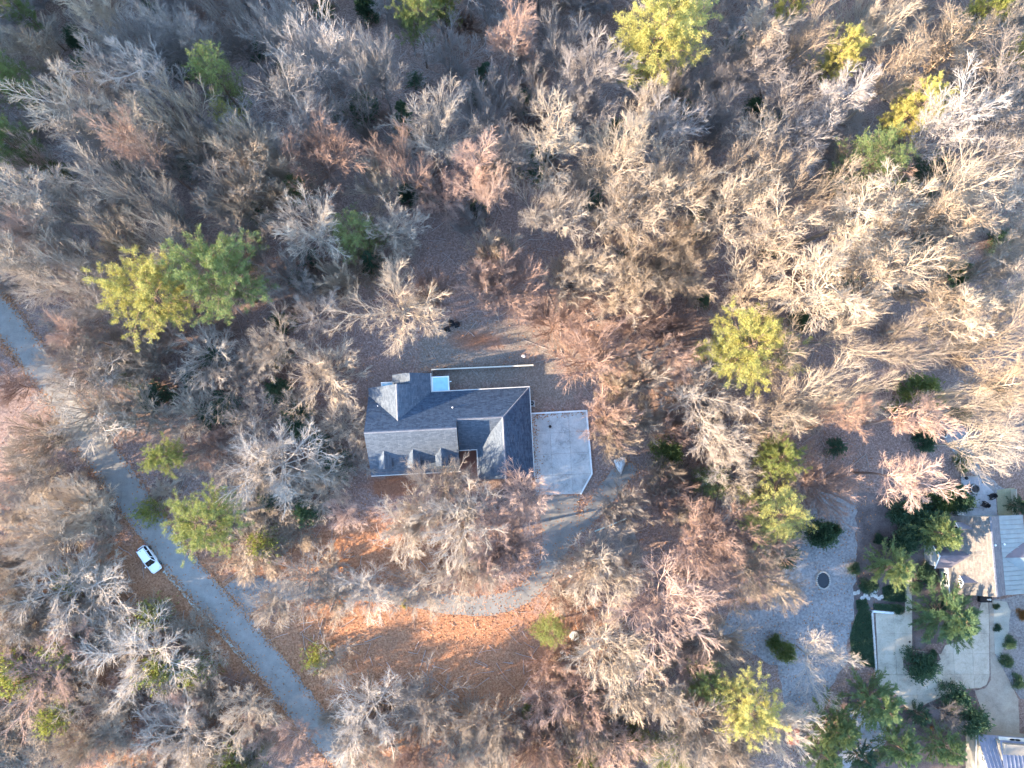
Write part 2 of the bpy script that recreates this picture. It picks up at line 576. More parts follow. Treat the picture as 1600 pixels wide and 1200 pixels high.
# ------------------------------------------------------------------ the ground
def build_ground():
    xs = np.concatenate([[-900, -500, -300], np.arange(-200, -98, 6), np.arange(-98, 104, 2.0), np.arange(106, 200, 8), [300, 500, 900]])
    ys = np.concatenate([[-900, -500, -300, -150, -90], np.arange(-60, 100, 2.0), np.arange(102, 200, 8), [300, 500, 900]])
    X, Y = np.meshgrid(xs, ys, indexing='ij')
    Z = gz(X, Y)
    hump = 0.10 * np.sin(X * 0.31 + 1.3 * np.sin(Y * 0.17)) * np.sin(Y * 0.27 + X * 0.06)
    hump = hump * ss(41, 52, Y)                       # level where things are laid out
    v = np.stack([X, Y, Z + hump], -1).reshape(-1, 3)
    nx, ny = X.shape
    i = np.arange(nx * ny).reshape(nx, ny)
    q = np.stack([i[:-1, :-1], i[1:, :-1], i[1:, 1:], i[:-1, 1:]], -1).reshape(-1, 4)
    o = link('ground', np_mesh('ground', v, q, M['floor'], True))
    tag(o, 'leaf strewn brown woodland ground under and between the trees', 'ground', kind='structure')


build_ground()


def rough_edge(pts, step=1.2, jit=0.25, seed=1):
    r = random.Random(seed)
    out = []
    for i in range(len(pts)):
        a, b = pts[i], pts[(i + 1) % len(pts)]
        L = math.dist(a, b)
        n = max(1, int(L / step))
        for k in range(n):
            t = k / n
            j = jit if k else jit * 0.4
            out.append((a[0] + (b[0] - a[0]) * t + r.uniform(-j, j), a[1] + (b[1] - a[1]) * t + r.uniform(-j, j)))
    return out


def sheet(name, pts, z, m, label, cat, jit=0.2, seed=1, step=1.2, px=True, top=None):
    w = poly_px(pts) if px else pts
    w = rough_edge(w, step, jit, seed)
    o = MB().prism(w, -0.3, z).build(name, M[m])
    return tag(o, label, cat, kind='structure')


ROAD_L = [(-90, 420), (0, 530), (33, 573), (85, 648), (137, 725), (187, 797), (257, 890), (305, 945), (360, 1003), (400, 1050), (443, 1110), (523, 1200), (610, 1300)]
ROAD_R = [(-90, 340), (0, 452), (20, 475), (67, 538), (140, 640), (213, 743), (280, 840), (335, 905), (397, 972), (440, 1022), (490, 1087), (560, 1185), (650, 1300)]
ROAD = ROAD_L + ROAD_R[::-1]
sheet('road', ROAD, 0.024, 'road', 'narrow grey asphalt road with bare brown verges', 'road', 0.20, 3, 0.7)
# pale grit washed to the road's edge
for nm, side, off in (('road_verge', ROAD_L[6:10], -3),):
    sheet(nm, [(a, b) for a, b in side] + [(a + off, b + 4) for a, b in side[::-1]], 0.016, 'gravel_fine',
          'thin strip of pale grit along the asphalt road edge', 'verge', 0.12, 4, 0.5)
DRIVE = [(840, 772), (906, 774), (902, 806), (912, 796), (932, 768), (955, 735), (985, 722), (996, 735), (972, 765), (950, 795), (925, 818), (893, 850), (872, 885), (850, 920), (830, 940), (800, 954), (760, 963), (700, 960),
         (640, 948), (560, 938), (480, 935), (420, 940), (388, 962), (350, 918), (380, 893), (420, 903), (480, 908), (550, 908), (620, 915), (690, 928), (740, 932), (790, 926), (825, 905), (845, 880), (848, 830)]
sheet('driveway', DRIVE, 0.036, 'drive', 'curving dark asphalt driveway from the road to the concrete pad', 'driveway', 0.08, 5, 0.8)

GRAVEL = [(1258, 800), (1290, 765), (1338, 772), (1337, 880), (1334, 945), (1330, 985), (1320, 1040), (1296, 1075), (1290, 1105), (1262, 1130), (1225, 1110), (1215, 1040), (1160, 1015), (1120, 985), (1140, 955), (1200, 955), (1225, 905), (1215, 865), (1240, 845)]
sheet('gravel_yard', GRAVEL, 0.02, 'gravel', 'pale grey gravel yard round the little stone edged pond', 'gravel yard', 0.35, 6, 0.9)
sheet('gravel_path', [(1478, 640), (1500, 640), (1514, 685), (1532, 735), (1572, 765), (1556, 771), (1530, 748), (1500, 718), (1478, 690), (1470, 660)], 0.018, 'gravel',
      'bluish gravel path leading down to the fire pit patio', 'path', 0.2, 7)
sheet('garden_path', [(1322, 1108), (1345, 1104), (1398, 1150), (1345, 1190), (1300, 1215), (1290, 1195), (1345, 1150)], 0.02, 'stone_patio',
      'grey garden path running between the feathery evergreens', 'path', 0.12, 8)
sheet('garden_soil', [(1338, 772), (1480, 760), (1500, 765), (1480, 860), (1478, 1000), (1426, 1016), (1424, 956), (1368, 954), (1330, 960), (1337, 880)], 0.010, 'mulch',
      'dark mulched garden bed beside the tan roofed house', 'garden bed', 0.3, 9)
sheet('garden_soil', [(1372, 1060), (1422, 1112), (1475, 1088), (1523, 1078), (1537, 1142), (1520, 1230), (1290, 1230), (1330, 1070)], 0.008, 'mulch',
      'dark mulched slope planted with evergreens below the pale concrete court', 'garden bed', 0.3, 10)
sheet('pebble_bed', [(1552, 938), (1572, 940), (1579, 955), (1576, 985), (1568, 1012), (1562, 1026), (1554, 1022)], 0.024, 'gravel_fine',
      'greenish pebble bed along the tan drive by the metal roofed porch', 'pebble bed', 0.1, 11)
sheet('side_gravel', [(1553, 936), (1640, 925), (1640, 1100), (1594, 1092), (1577, 1062), (1556, 1028)], 0.014, 'gravel',
      'blue grey gravel with round shrubs beyond the pebble bed', 'gravel yard', 0.2, 12)
sheet('back_turf', [(1558, 766), (1586, 762), (1589, 808), (1560, 809)], 0.02, 'turf', 'small pale dry lawn beside the fire pit patio', 'lawn', 0.1, 13)
sheet('tan_drive', [(1545, 938), (1552, 938), (1554, 1022), (1576, 1062), (1591, 1092), (1593, 1165), (1540, 1160), (1534, 1110), (1523, 1079), (1540, 1075), (1548, 1062)], 0.034, 'concrete_tan',
      'tan concrete drive running to the blue metal roofed house', 'driveway', 0.04, 14)


# concrete laid in panels
def clip(poly, x0, x1, y0, y1):
    def cut(pl, ax, lim, keep_less):
        out = []
        for i in range(len(pl)):
            a, b = pl[i - 1], pl[i]
            ia = (a[ax] <= lim) == keep_less or a[ax] == lim
            ib = (b[ax] <= lim) == keep_less or b[ax] == lim
            if ia != ib:
                t = (lim - a[ax]) / (b[ax] - a[ax])
                out.append((a[0] + (b[0] - a[0]) * t, a[1] + (b[1] - a[1]) * t))
            if ib: out.append(b)
        return out
    for ax, lim, kl in ((0, x0, False), (0, x1, True), (1, y0, False), (1, y1, True)):
        poly = cut(poly, ax, lim, kl)
        if len(poly) < 3: return None
    a = abs(sum(poly[i - 1][0] * poly[i][1] - poly[i][0] * poly[i - 1][1] for i in range(len(poly)))) / 2
    return poly if a > 0.15 else None


def panels(root, poly, xs, ys, z0, z1, m, gap=0.035):
    for i in range(len(xs) - 1):
        for j in range(len(ys) - 1):
            c = clip(poly, xs[i] + gap / 2, xs[i + 1] - gap / 2, ys[j] + gap / 2, ys[j + 1] - gap / 2)
            if c: MB().prism(c, z0, z1 + RND.uniform(-0.004, 0.004)).build('panel', M[m], root)


HOUSE_O = P(712.7, 668.7, 8.2)
HOUSE_R = math.radians(3.0)
pad = thing('parking_pad', 'big pale concrete parking pad with raised white kerb beside the grey roofed house', 'parking pad', (HOUSE_O[0], HOUSE_O[1], 0), HOUSE_R)
pad['kind'] = 'structure'
PADP = [(11.75, 1.95), (20.55, 1.95), (20.75, -8.05), (18.8, -11.15), (11.75, -11.0)]
MB().prism(PADP, -0.3, 0.20).build('base', M['concrete_brown'], pad)
panels(pad, PADP, [11.75, 14.6, 17.7, 20.8], [-11.3, -8.0, -4.6, -1.2, 1.95], 0.2, 0.30, 'concrete')
MB().prism([(11.75, 1.95), (20.55, 1.95), (20.81, 2.2), (11.75, 2.2)], -0.3, 0.48).build('kerb', M['white'], pad)
MB().prism([(20.56, 1.94), (20.82, 2.19), (21.03, -8.1), (20.77, -8.05)], -0.3, 0.481).build('kerb', M['white'], pad)
MB().prism([(20.76, -8.06), (21.03, -8.11), (19.0, -11.3), (18.81, -11.16)], -0.3, 0.36).build('kerb', M['white'], pad)
ball = MB().lathe([(0.02, 0.0), (0.17, 0.05), (0.24, 0.22), (0.17, 0.40), (0.02, 0.46)], 12).build('ball', M['black'], None, True)
_x, _y = P(859.5, 666.5, 0.45)
ball.location = (_x, _y, 0.30)
tag(ball, 'small black ball lying on the pale concrete parking pad', 'ball')

court = thing('concrete_court', 'pale concrete court and walk in jointed panels by the tan roofed house', 'concrete court', (0, 0, 0))
court['kind'] = 'structure'
COURT = poly_px([(1368, 957), (1414, 957), (1415, 882), (1425, 882), (1425, 1015), (1470, 1022), (1477, 1008), (1500, 1002), (1520, 985), (1534, 938), (1545, 938), (1546, 1056), (1541, 1070), (1531, 1075), (1510, 1076), (1475, 1087), (1450, 1098), (1422, 1113), (1400, 1085), (1373, 1072)], 0.06)
xa, xb = min(p[0] for p in COURT), max(p[0] for p in COURT)
ya, yb = min(p[1] for p in COURT), max(p[1] for p in COURT)
MB().prism(COURT, -0.3, 0.045).build('base', M['concrete_brown'], court)
panels(court, COURT, [xa - 0.1 + i * 3.05 for i in range(int((xb - xa) / 3.05) + 2)], [ya - 0.5 + i * 3.1 for i in range(int((yb - ya) / 3.1) + 2)], 0.04, 0.09, 'concrete_warm')
island = MB().prism(rough_edge(poly_px([(1411, 1033), (1417, 1025), (1428, 1017), (1466, 1021), (1470, 1030), (1463, 1037), (1452, 1043), (1438, 1049), (1420, 1050), (1412, 1043)], 0.1), 0.5, 0.03, 3), -0.2, 0.15).build('planting_island', M['mulch'])
tag(island, 'mulched planting island in the pale concrete court', 'planting bed', kind='structure')

patio = thing('patio', 'blue grey flagstone patio with the fire pit behind the tan roofed house', 'patio', (0, 0, 0))
patio['kind'] = 'structure'
PAT = poly_px([(1501, 744), (1528, 745), (1555, 771), (1558, 808), (1482, 806), (1503, 775)])
MB().prism(PAT, -0.3, 0.05).build('base', M['stone_dark'], patio)
xa, xb = min(p[0] for p in PAT), max(p[0] for p in PAT)
ya, yb = min(p[1] for p in PAT), max(p[1] for p in PAT)
panels(patio, PAT, [xa + i * 1.9 for i in range(6)], [ya + i * 1.8 for i in range(6)], 0.04, 0.08, 'stone_patio', 0.02)

lower = thing('lower_slab', 'weathered brown concrete slab with a thin teal edge near the stone ring', 'slab', (0, 0, 0))
lower['kind'] = 'structure'
LOW = poly_px([(930, 833), (984, 812), (1004, 869), (984, 882), (946, 893)])
panels(lower, LOW, [LOW[0][0] - 1 + i * 2.6 for i in range(6)], [LOW[4][1] - 1 + i * 2.9 for i in range(6)], -0.2, 0.10, 'concrete_brown')
a, b = P(929, 830), P(978, 810)
o = MB().tube([(a[0], a[1], 0.22), ((a[0] + b[0]) / 2 + .1, (a[1] + b[1]) / 2, 0.26), (b[0], b[1], 0.22)], 0.10, 6).build('drain_pipe', M['teal'])
tag(o, 'pale teal pipe lying along the weathered brown slab', 'pipe')


# ------------------------------------------------------------------ the grey roofed house
def window(parent, cx, cy, z, w, h, nx, ny, glazing=2):
    """window on a wall whose outward normal is (nx, ny)"""
    tx, ty = -ny, nx
    def bar(u0, u1, z0, z1, d0, d1, mb):
        pts = [(cx + tx * u0 + nx * d0, cy + ty * u0 + ny * d0), (cx + tx * u1 + nx * d0, cy + ty * u1 + ny * d0),
               (cx + tx * u1 + nx * d1, cy + ty * u1 + ny * d1), (cx + tx * u0 + nx * d1, cy + ty * u0 + ny * d1)]
        mb.prism(pts, z0, z1)
    f = MB()
    for u in (-w / 2, w / 2): bar(u - 0.06, u + 0.06, z, z + h, 0.0, 0.09, f)
    bar(-w / 2 + .061, w / 2 - .061, z, z + 0.11, 0, 0.088, f)
    bar(-w / 2 + .061, w / 2 - .061, z + h - 0.11, z + h, 0, 0.088, f)
    win = f.build('window', M['white'], parent)
    p = MB()
    bar(-w / 2 + .06, w / 2 - .06, z + .11, z + h / 2 - .03, 0.0, 0.03, p)
    p.build('pane', M['glass'], win)
    p = MB()
    bar(-w / 2 + .06, w / 2 - .06, z + h / 2 + .03, z + h - .11, 0.0, 0.03, p)
    p.build('pane', M['glass'], win)
    s = MB()
    bar(-w / 2 - .1, w / 2 + .1, z - 0.08, z - .001, 0, 0.14, s)
    s.build('sill', M['white'], win)
    s = MB()
    bar(-w / 2 + .06, w / 2 - .06, z + h / 2 - .029, z + h / 2 + .029, 0, 0.06, s)
    s.build('glazing_bar', M['white'], win)
    return win


def main_house():
    h = thing('house', 'large grey shingled house with dormers and pale blue flat porch roof beside the concrete pad', 'house', (HOUSE_O[0], HOUSE_O[1], 0), HOUSE_R)
    S = M['shingle']
    EZ = 3.2
    sl = 0.803
    RZ = EZ + 6.1 * sl                      # 8.1 main ridge
    MRZ = EZ + 4.73 * sl                    # 7.0 lower ridges
    # walls
    w = MB()
    w.prism([(-13.45, -6.1), (-0.25, -6.1), (-0.25, 5.7), (-13.45, 5.7)], 0, EZ + 0.1)
    w.build('wall', M['brick'], h)
    w = MB().prism([(-0.245, -2.85), (3.2, -2.85), (3.2, -7.6), (11.05, -7.6), (11.05, 5.68), (-0.245, 5.68)], 0, EZ + 0.05)
    w.build('wall', M['brick'], h)
    w = MB().prism([(-13.4, 5.71), (-4.45, 5.71), (-4.45, 8.7), (-9.5, 8.7), (-9.5, 6.9), (-13.4, 6.9)], 0, EZ + 0.02)
    w.build('wall', M['siding'], h)
    # gables
    for x0, x1 in ((-13.44, -13.24), (-0.24, -0.06)):
        w = MB()
        w.add([(x0, -6.0, EZ), (x0, 5.7, EZ), (x0, -.2, RZ - 0.25), (x1, -6.0, EZ), (x1, 5.7, EZ), (x1, -.2, RZ - 0.25)],
              [(0, 1, 2), (5, 4, 3), (0, 3, 4, 1), (1, 4, 5, 2), (2, 5, 3, 0)])
        w.build('gable', M['siding'], h)
    w = MB()
    w.add([(-13.2, 6.85, EZ), (-4.6, 6.85, EZ), (-8.9, 6.85, 6.5), (-13.2, 6.7, EZ), (-4.6, 6.7, EZ), (-8.9, 6.7, 6.5)],
          [(0, 1, 2), (5, 4, 3), (0, 3, 4, 1), (1, 4, 5, 2), (2, 5, 3, 0)])
    w.build('gable', M['siding'], h)
    w = MB()
    w.add([(-9.4, 8.65, EZ), (-4.5, 8.65, EZ), (-4.5, 8.65, 3.4), (-7, 8.65, 5.2), (-9.4, 8.65, 3.9), (-9.4, 8.5, EZ), (-4.5, 8.5, EZ), (-4.5, 8.5, 3.4), (-7, 8.5, 5.2), (-9.4, 8.5, 3.9)],
          [(0, 1, 2, 3, 4), (9, 8, 7, 6, 5), (0, 5, 6, 1), (1, 6, 7, 2), (2, 7, 8, 3), (3, 8, 9, 4), (4, 9, 5, 0)])
    w.build('gable', M['siding'], h)
    w = MB()
    w.add([(3.3, -7.55, EZ), (10.9, -7.55, EZ), (7.1, -7.55, 6.6), (3.3, -7.4, EZ), (10.9, -7.4, EZ), (7.1, -7.4, 6.6)],
          [(0, 1, 2), (5, 4, 3), (0, 3, 4, 1), (1, 4, 5, 2), (2, 5, 3, 0)])
    w.build('gable', M['siding'], h)
    # roof slopes
    def slope(pts, name='roof', m=S):
        return MB().slab(pts, 0.2).build(name, m, h)
    z = lambda y: EZ + (6.1 - y) * sl
    slope([(-13.85, -6.5, RZ - 6.5 * 0.79), (0.05, -6.5, RZ - 6.5 * 0.79), (0.05, 0, RZ), (-13.85, 0, RZ)])
    slope([(-13.85, 0, RZ), (0.05, 0, RZ), (0.05, 6.1, EZ), (-4.0, 6.1, EZ), (-8.9, 1.62, z(1.62)), (-13.85, 6.1, EZ)], m=M['shingle_stained_shade'])
    slope([(0.055, 6.1, EZ), (0.055, 1.37, MRZ), (7.1, 1.37, MRZ), (11.5, 6.1, EZ)], m=M['shingle_stained_shade'])
    slope([(0.055, 1.37, MRZ), (7.1, 1.37, MRZ), (2.85, -3.25, MRZ - 4.62 * 0.81), (0.055, -3.25, MRZ - 4.62 * 0.81)])
    slope([(7.1, 1.37, MRZ), (2.85, -3.25, MRZ - 3.74), (2.85, -8.0, MRZ - 3.74), (7.1, -8.0, MRZ)])
    slope([(7.1, 1.37, MRZ), (7.1, -8.0, MRZ), (11.5, -8.0, EZ), (11.5, 6.1, EZ)], m=M['shingle_stained_shade'])
    cz = z(1.62)
    slope([(-8.9, 1.62, cz), (-13.87, 6.08, EZ + 0.01), (-13.87, 7.25, EZ + 0.01), (-8.9, 7.25, cz)])
    bz = EZ + 3.0 * (cz - EZ) / 4.9
    slope([(-8.9, 1.62, cz), (-8.9, 7.25, cz), (-7.0, 7.25, bz), (-7.0, 9.1, bz), (-4.0, 9.1, EZ), (-4.0, 6.1, EZ)])
    slope([(-7.0, 7.2, bz), (-7.0, 9.1, bz), (-9.95, 9.1, bz - 1.55), (-9.95, 7.75, bz - 1.55), (-8.2, 7.3, bz - .65)])
    # ridge caps
    def cap(a, b):
        d = Vector(b) - Vector(a)
        s = Vector((-d.y, d.x, 0)).normalized() * 0.17
        m = MB()
        a, b = Vector(a), Vector(b)
        up = Vector((0, 0, 0.05))
        dn = Vector((0, 0, -0.13))
        m.add([a + s + dn, a + up, a - s + dn, b + s + dn, b + up, b - s + dn], [(0, 1, 4, 3), (1, 2, 5, 4), (0, 3, 5, 2), (0, 2, 1), (3, 4, 5)])
        m.build('ridge_cap', M['shingle_slate'], h)
    cap((-13.86, 0, RZ), (0.06, 0, RZ))
    cap((0.06, 1.37, MRZ), (7.1, 1.37, MRZ))
    cap((7.1, 1.3, MRZ), (7.1, -8.02, MRZ))
    cap((7.1, 1.37, MRZ), (11.5, 6.1, EZ))
    cap((-8.9, 1.55, cz), (-8.9, 7.27, cz))
    # gutters along the eaves
    def gutter(x0, x1, y0, y1, zt):
        MB().box(x0, x1, y0, y1, zt - 0.14, zt).build('gutter', M['gutter'], h)
    gutter(-3.98, 11.62, 6.105, 6.24, EZ)
    gutter(11.505, 11.63, -8.0, 6.10, EZ)
    gutter(-13.85, 0.05, -6.64, -6.505, RZ - 6.5 * .79)
    gutter(0.06, 2.84, -3.39, -3.255, MRZ - 3.74)
    gutter(2.715, 2.845, -8.0, -3.40, MRZ - 3.74)
    gutter(-3.995, -3.87, 6.25, 9.1, EZ)
    # dormers on the front slope
    zf = lambda y: RZ + 0.79 * y
    for dx in (-11.3, -6.9, -2.6):
        rz_ = zf(-2.75)
        fy = -5.55
        hw = 1.0
        ez = rz_ - 0.9
        yb = (ez - RZ) / 0.79
        d = MB().prism([(dx - hw + .12, fy + .15), (dx + hw - .12, fy + .15), (dx + hw - .12, yb - .1), (dx - hw + .12, yb - .1)], zf(fy) - .2, ez - .05).build('dormer', M['siding'], h)
        MB().add([(dx - hw + .1, fy + .2, ez - .06), (dx + hw - .1, fy + .2, ez - .06), (dx, fy + .2, rz_ - .12), (dx - hw + .1, fy + .35, ez - .06), (dx + hw - .1, fy + .35, ez - .06), (dx, fy + .35, rz_ - .12)],
                 [(0, 1, 2), (5, 4, 3), (0, 3, 4, 1), (1, 4, 5, 2), (2, 5, 3, 0)]).build('gable', M['white'], d)
        for s_ in (-1, 1):
            MB().slab([(dx, fy, rz_), (dx, -2.70, rz_), (dx + s_ * hw, yb + .05, ez), (dx + s_ * hw, fy, ez)], 0.1).build('roof', S, d)
        p = MB().box(dx - .45, dx + .45, fy + .08, fy + .149, zf(fy) + .25, ez - .15).build('window', M['white'], d)
        MB().box(dx - .36, dx + .36, fy + .04, fy + .079, zf(fy) + .33, ez - .22).build('pane', M['glass'], d)
    # pale blue flat porch roofs with white parapets
    def porch(x0, x1, y0, y1, zt, walls=True):
        r = MB().box(x0 + .2, x1 - .2, y0, y1 - .2, zt - .25, zt - .06).build('porch_roof', M['membrane'], h)
        MB().box(x0, x1, y1 - .199, y1, zt - .3, zt + .06).build('parapet', M['white'], r)
        MB().box(x1 - .199, x1, y0, y1 - .2, zt - .3, zt + .058).build('parapet', M['white'], r)
        MB().box(x0, x0 + .199, y0, y1 - .2, zt - .3, zt + .03).build('parapet', M['white'], r)
        for x in (x0 + .1, x1 - .12):
            MB().tube([(x, y1 - .12, 0), (x, y1 - .12, zt - .28)], 0.09, 8).build('post', M['white'], h)
    porch(-3.86, -1.1, 6.25, 8.55, 3.0)
    porch(-11.9, -9.96, 7.26, 8.1, 2.9)
    MB().box(-1.05, -0.75, 7.6, 7.75, 2.75, 2.85).build('spout', M['white'], h)
    # vents on the rear slope, entry step, windows and doors
    MB().lathe([(0.09, z(3.3) - .3), (0.09, z(3.3) + .22), (0.12, z(3.3) + .22), (0.12, z(3.3) + .27)], 10, -0.6, 3.3).build('vent_pipe', M['white'], h)
    MB().lathe([(0.07, z(4.2) - .3), (0.07, z(4.2) + .2)], 10, -12.2, 4.2).build('vent_pipe', M['white'], h)
    MB().box(-0.05, 3.1, -6.2, -2.86, -0.1, 0.3).build('entry_floor', M['brick'], h)
    d = MB().box(1.0, 2.0, -2.93, -2.855, 0.3, 2.4).build('door', M['white'], h)
    MB().tube([(1.88, -3.0, 1.2), (1.88, -2.93, 1.2)], 0.05, 8).build('handle', M['chrome'], d)
    for x in (-11.5, -9, -6.5, -4, -1.8):
        window(h, x, -6.105, 1.0, 1.1, 1.6, 0, -1)
    for y in (-4, 3):
        window(h, -13.455, y, 1.0, 1.1, 1.6, -1, 0)
    for x in (1.5, 4.5, 8.0):
        window(h, x, 5.69, 1.0, 1.2, 1.5, 0, 1)
    for x in (5.2, 9.0):
        window(h, x, -7.605, 0.8, 1.3, 1.7, 0, -1)
    for y in (-5.5, -2.0):
        g = MB().box(11.055, 11.12, y - 1.3, y + 1.3, 0.31, 2.6).build('garage_door', M['white'], h)
        for k in range(3):
            MB().box(11.121, 11.15, y - 1.2, y + 1.2, 0.4 + k * .75, 1.02 + k * .75).build('door_panel', M['white'], g)
    return h


main_house()

# air conditioner beside the house
def ac_unit(px, py, label, rz=0.0, s=0.85, group=None):
    x, y = P(px, py, 0.9)
    t = thing('air_conditioner', label, 'air conditioner', (x, y, 0), rz, group)
    MB().box(-s / 2 - .1, s / 2 + .1, -s / 2 - .1, s / 2 + .1, -0.1, 0.1).build('base', M['concrete'], t)
    MB().box(-s / 2, s / 2, -s / 2, s / 2, 0.1, 0.92).build('casing', M['grey_metal'], t, bevel=0.04)
    g = MB().lathe([(s * .40, 0.921), (s * .40, 0.96), (s * .36, 0.97), (s * .36, 0.93)], 18).build('fan_grille', M['black'], t)
    MB().lathe([(s * .12, 0.94), (s * .12, 1.0)], 10).build('hub', M['grey_metal'], g)
    return t


ac_unit(831, 630, 'grey air conditioner against the grey roofed house above the concrete pad', HOUSE_R)
ac_unit(1466.5, 803, 'grey air conditioner at the mulched end of a pair by the tan roofed house', 0, 0.8)
ac_unit(1476.5, 803, 'grey air conditioner on the patio end of a pair by the tan roofed house', 0, 0.8)

# back fence
fa, fb = P(674.5, 577.5, 1.5), P(833, 570.5, 1.5)
L = math.dist(fa, fb)
fence = thing('garden_fence', 'long low timber fence with pale top rail behind the grey roofed house', 'fence', (fa[0], fa[1], 0), math.atan2(fb[1] - fa[1], fb[0] - fa[0]))
MB().box(-0.05, L + .05, -0.10, 0.10, 1.42, 1.52).build('top_rail', M['wood_cream'], fence)
n = int(L / 0.32)
bm_ = MB().box(0, 0.29, -0.035, 0.035, 0.02, 1.415).mesh('board', M['wood_grey'])
for k in range(n):
    link('board', bm_, fence).location = (0.05 + k * L / n, 0, RND.uniform(-.02, .0))
for k in range(8):
    MB().box(k * (L - .12) / 7, k * (L - .12) / 7 + .12, 0.036, 0.125, 0, 1.418).build('post', M['wood_grey'], fence)
ret = thing('garden_fence', 'short timber fence return between the long back fence and the blue porch roof', 'fence', (fa[0], fa[1], 0), math.radians(-86))
for k in range(7):
    link('board', bm_, ret).location = (0.16 + k * .30, 0, 0)
MB().box(0.15, 2.3, -0.05, 0.05, 1.42, 1.5).build('top_rail', M['wood_grey'], ret)

# ------------------------------------------------------------------ the tan roofed house
def east_house():
    ox, oy = P(1480, 868, 3.0)
    rot = math.radians(1.0)
    h = thing('house', 'tan shingled house with plum gable, dormers and pale ribbed metal porch roof', 'house', (ox, oy, 0), rot)
    c, s = math.cos(-rot), math.sin(-rot)
    def Lp(px, py, z):
        x, y = P(px, py, z)
        x -= ox
        y -= oy
        return x * c - y * s, x * s + y * c
    yt = Lp(1500, 807, 5)[1]
    yb = Lp(1520, 931, 5)[1]
    S = M['shingle_tan']
    rx, rzz = 5.0, 6.4
    ex, ezz = 7.3, 5.0
    mx, mz = 11.6, 4.1
    MB().box(0.35, 11.2, yb + .3, yt - .3, 0, 3.0).build('wall', M['siding'], h)
    for yy0, yy1 in ((yb + .31, yb + .5), (yt - .5, yt - .31)):
        pts = [(0.4, 3.0), (11.1, 3.0), (11.1, 3.95), (7.3, 4.75), (5.0, 6.2)]
        MB().add([(x, yy0, z) for x, z in pts] + [(x, yy1, z) for x, z in pts],
                 [(0, 1, 2, 3, 4), (9, 8, 7, 6, 5)] + [(i, (i + 1) % 5, 5 + (i + 1) % 5, 5 + i)[::-1] for i in range(5)]).build('gable', M['siding_tan'], h)
    MB().slab([(0, yb, 3.0), (rx, yb, rzz), (rx, yt, rzz), (0, yt, 3.0)], 0.2).build('roof', S, h)
    MB().slab([(rx, yb, rzz), (ex, yb, ezz), (ex, yt, ezz), (rx, yt, rzz)], 0.2).build('roof', M['shingle_slate'], h)  # shaded side of the tan roof, its grey-blue shade put into the colour
    MB().box(rx - .12, rx + .12, yb, yt, rzz - .07, rzz + .05).build('ridge_cap', M['shingle_slate'], h)
    MB().box(-.12, 0.0, yb, yt, 2.84, 2.99).build('gutter', M['white'], h)
    # ribbed metal roof in single sheets
    n = 17
    mr = MB().slab([(ex, yb, ezz - .02), (mx, yb, mz - .02), (mx, yt, mz - .02), (ex, yt, ezz - .02)], 0.12).build('metal_roof', M['metal_pale'], h)
    wd = (yt - yb) / n
    sl_ = (mz - ezz) / (mx - ex)
    for k in range(n):
        y0 = yb + k * wd
        p = MB()
        p.slab([(ex - .02, y0 + .02, ezz + .03), (mx + .05, y0 + .02, mz + .03 + sl_ * .05), (mx + .05, y0 + wd - .05, mz + .03 + sl_ * .05), (ex - .02, y0 + wd - .05, ezz + .03)], 0.045)
        p.slab([(ex, y0 + wd - .05, ezz + .09), (mx + .04, y0 + wd - .05, mz + .09), (mx + .04, y0 + wd + .0, mz + .09), (ex, y0 + wd + .0, ezz + .09)], 0.10)
        p.build('sheet', M['metal_pale'], mr)
    # east cross gable in plum and pale metal, running out past the eaves
    gx, gy = Lp(1572, 872, 5.2)
    zr = ezz + sl_ * (gx - ex) + .1
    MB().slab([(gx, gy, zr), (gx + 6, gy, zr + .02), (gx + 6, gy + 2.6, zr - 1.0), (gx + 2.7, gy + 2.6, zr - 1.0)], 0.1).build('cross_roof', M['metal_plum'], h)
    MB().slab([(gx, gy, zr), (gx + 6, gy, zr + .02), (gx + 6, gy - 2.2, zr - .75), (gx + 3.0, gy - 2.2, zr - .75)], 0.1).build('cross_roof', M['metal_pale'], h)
    # plum cross gable over the west front
    x0, y0 = Lp(1467, 868, 4.4)
    gz_ = 4.75
    xr = (gz_ - 3.0) / ((rzz - 3.0) / rx)
    ya, yc = Lp(1470, 853, 3.2)[1], Lp(1470, 888, 3.2)[1]
    MB().box(x0 + .3, 0.34, yc + .25, ya - .25, 0, 3.2).build('wall', M['siding'], h)
    MB().add([(x0 + .31, yc + .2, 3.19), (x0 + .31, ya - .2, 3.19), (x0 + .31, y0, 4.6), (x0 + .5, yc + .2, 3.19), (x0 + .5, ya - .2, 3.19), (x0 + .5, y0, 4.6)],
             [(2, 1, 0), (3, 4, 5), (1, 4, 3, 0), (2, 5, 4, 1), (0, 3, 5, 2)]).build('gable', M['siding_tan'], h)
    for yy in (ya, yc):
        xe = (3.15 - 3.0) / ((rzz - 3.0) / rx)
        g = MB().slab([(x0, y0, gz_), (xr, y0, gz_), (xe, yy, 3.15), (x0, yy, 3.15)], 0.12).build('gable_roof', M['metal_plum'], h)
        MB().tube([(x0 - .02, y0, gz_ - .03), (x0 - .02, yy, 3.12)], 0.09, 6).build('barge_board', M['white'], g)
    window(h, 0.345, Lp(1476, 905, 2)[1], 0.9, 1.9, 1.7, -1, 0)
    MB().box(0.28, 0.36, yc - .3, yc + .1, 0, 2.9).build('corner_board', M['white'], h)
    # dormers in the west slope
    k = (rzz - 3.0) / rx
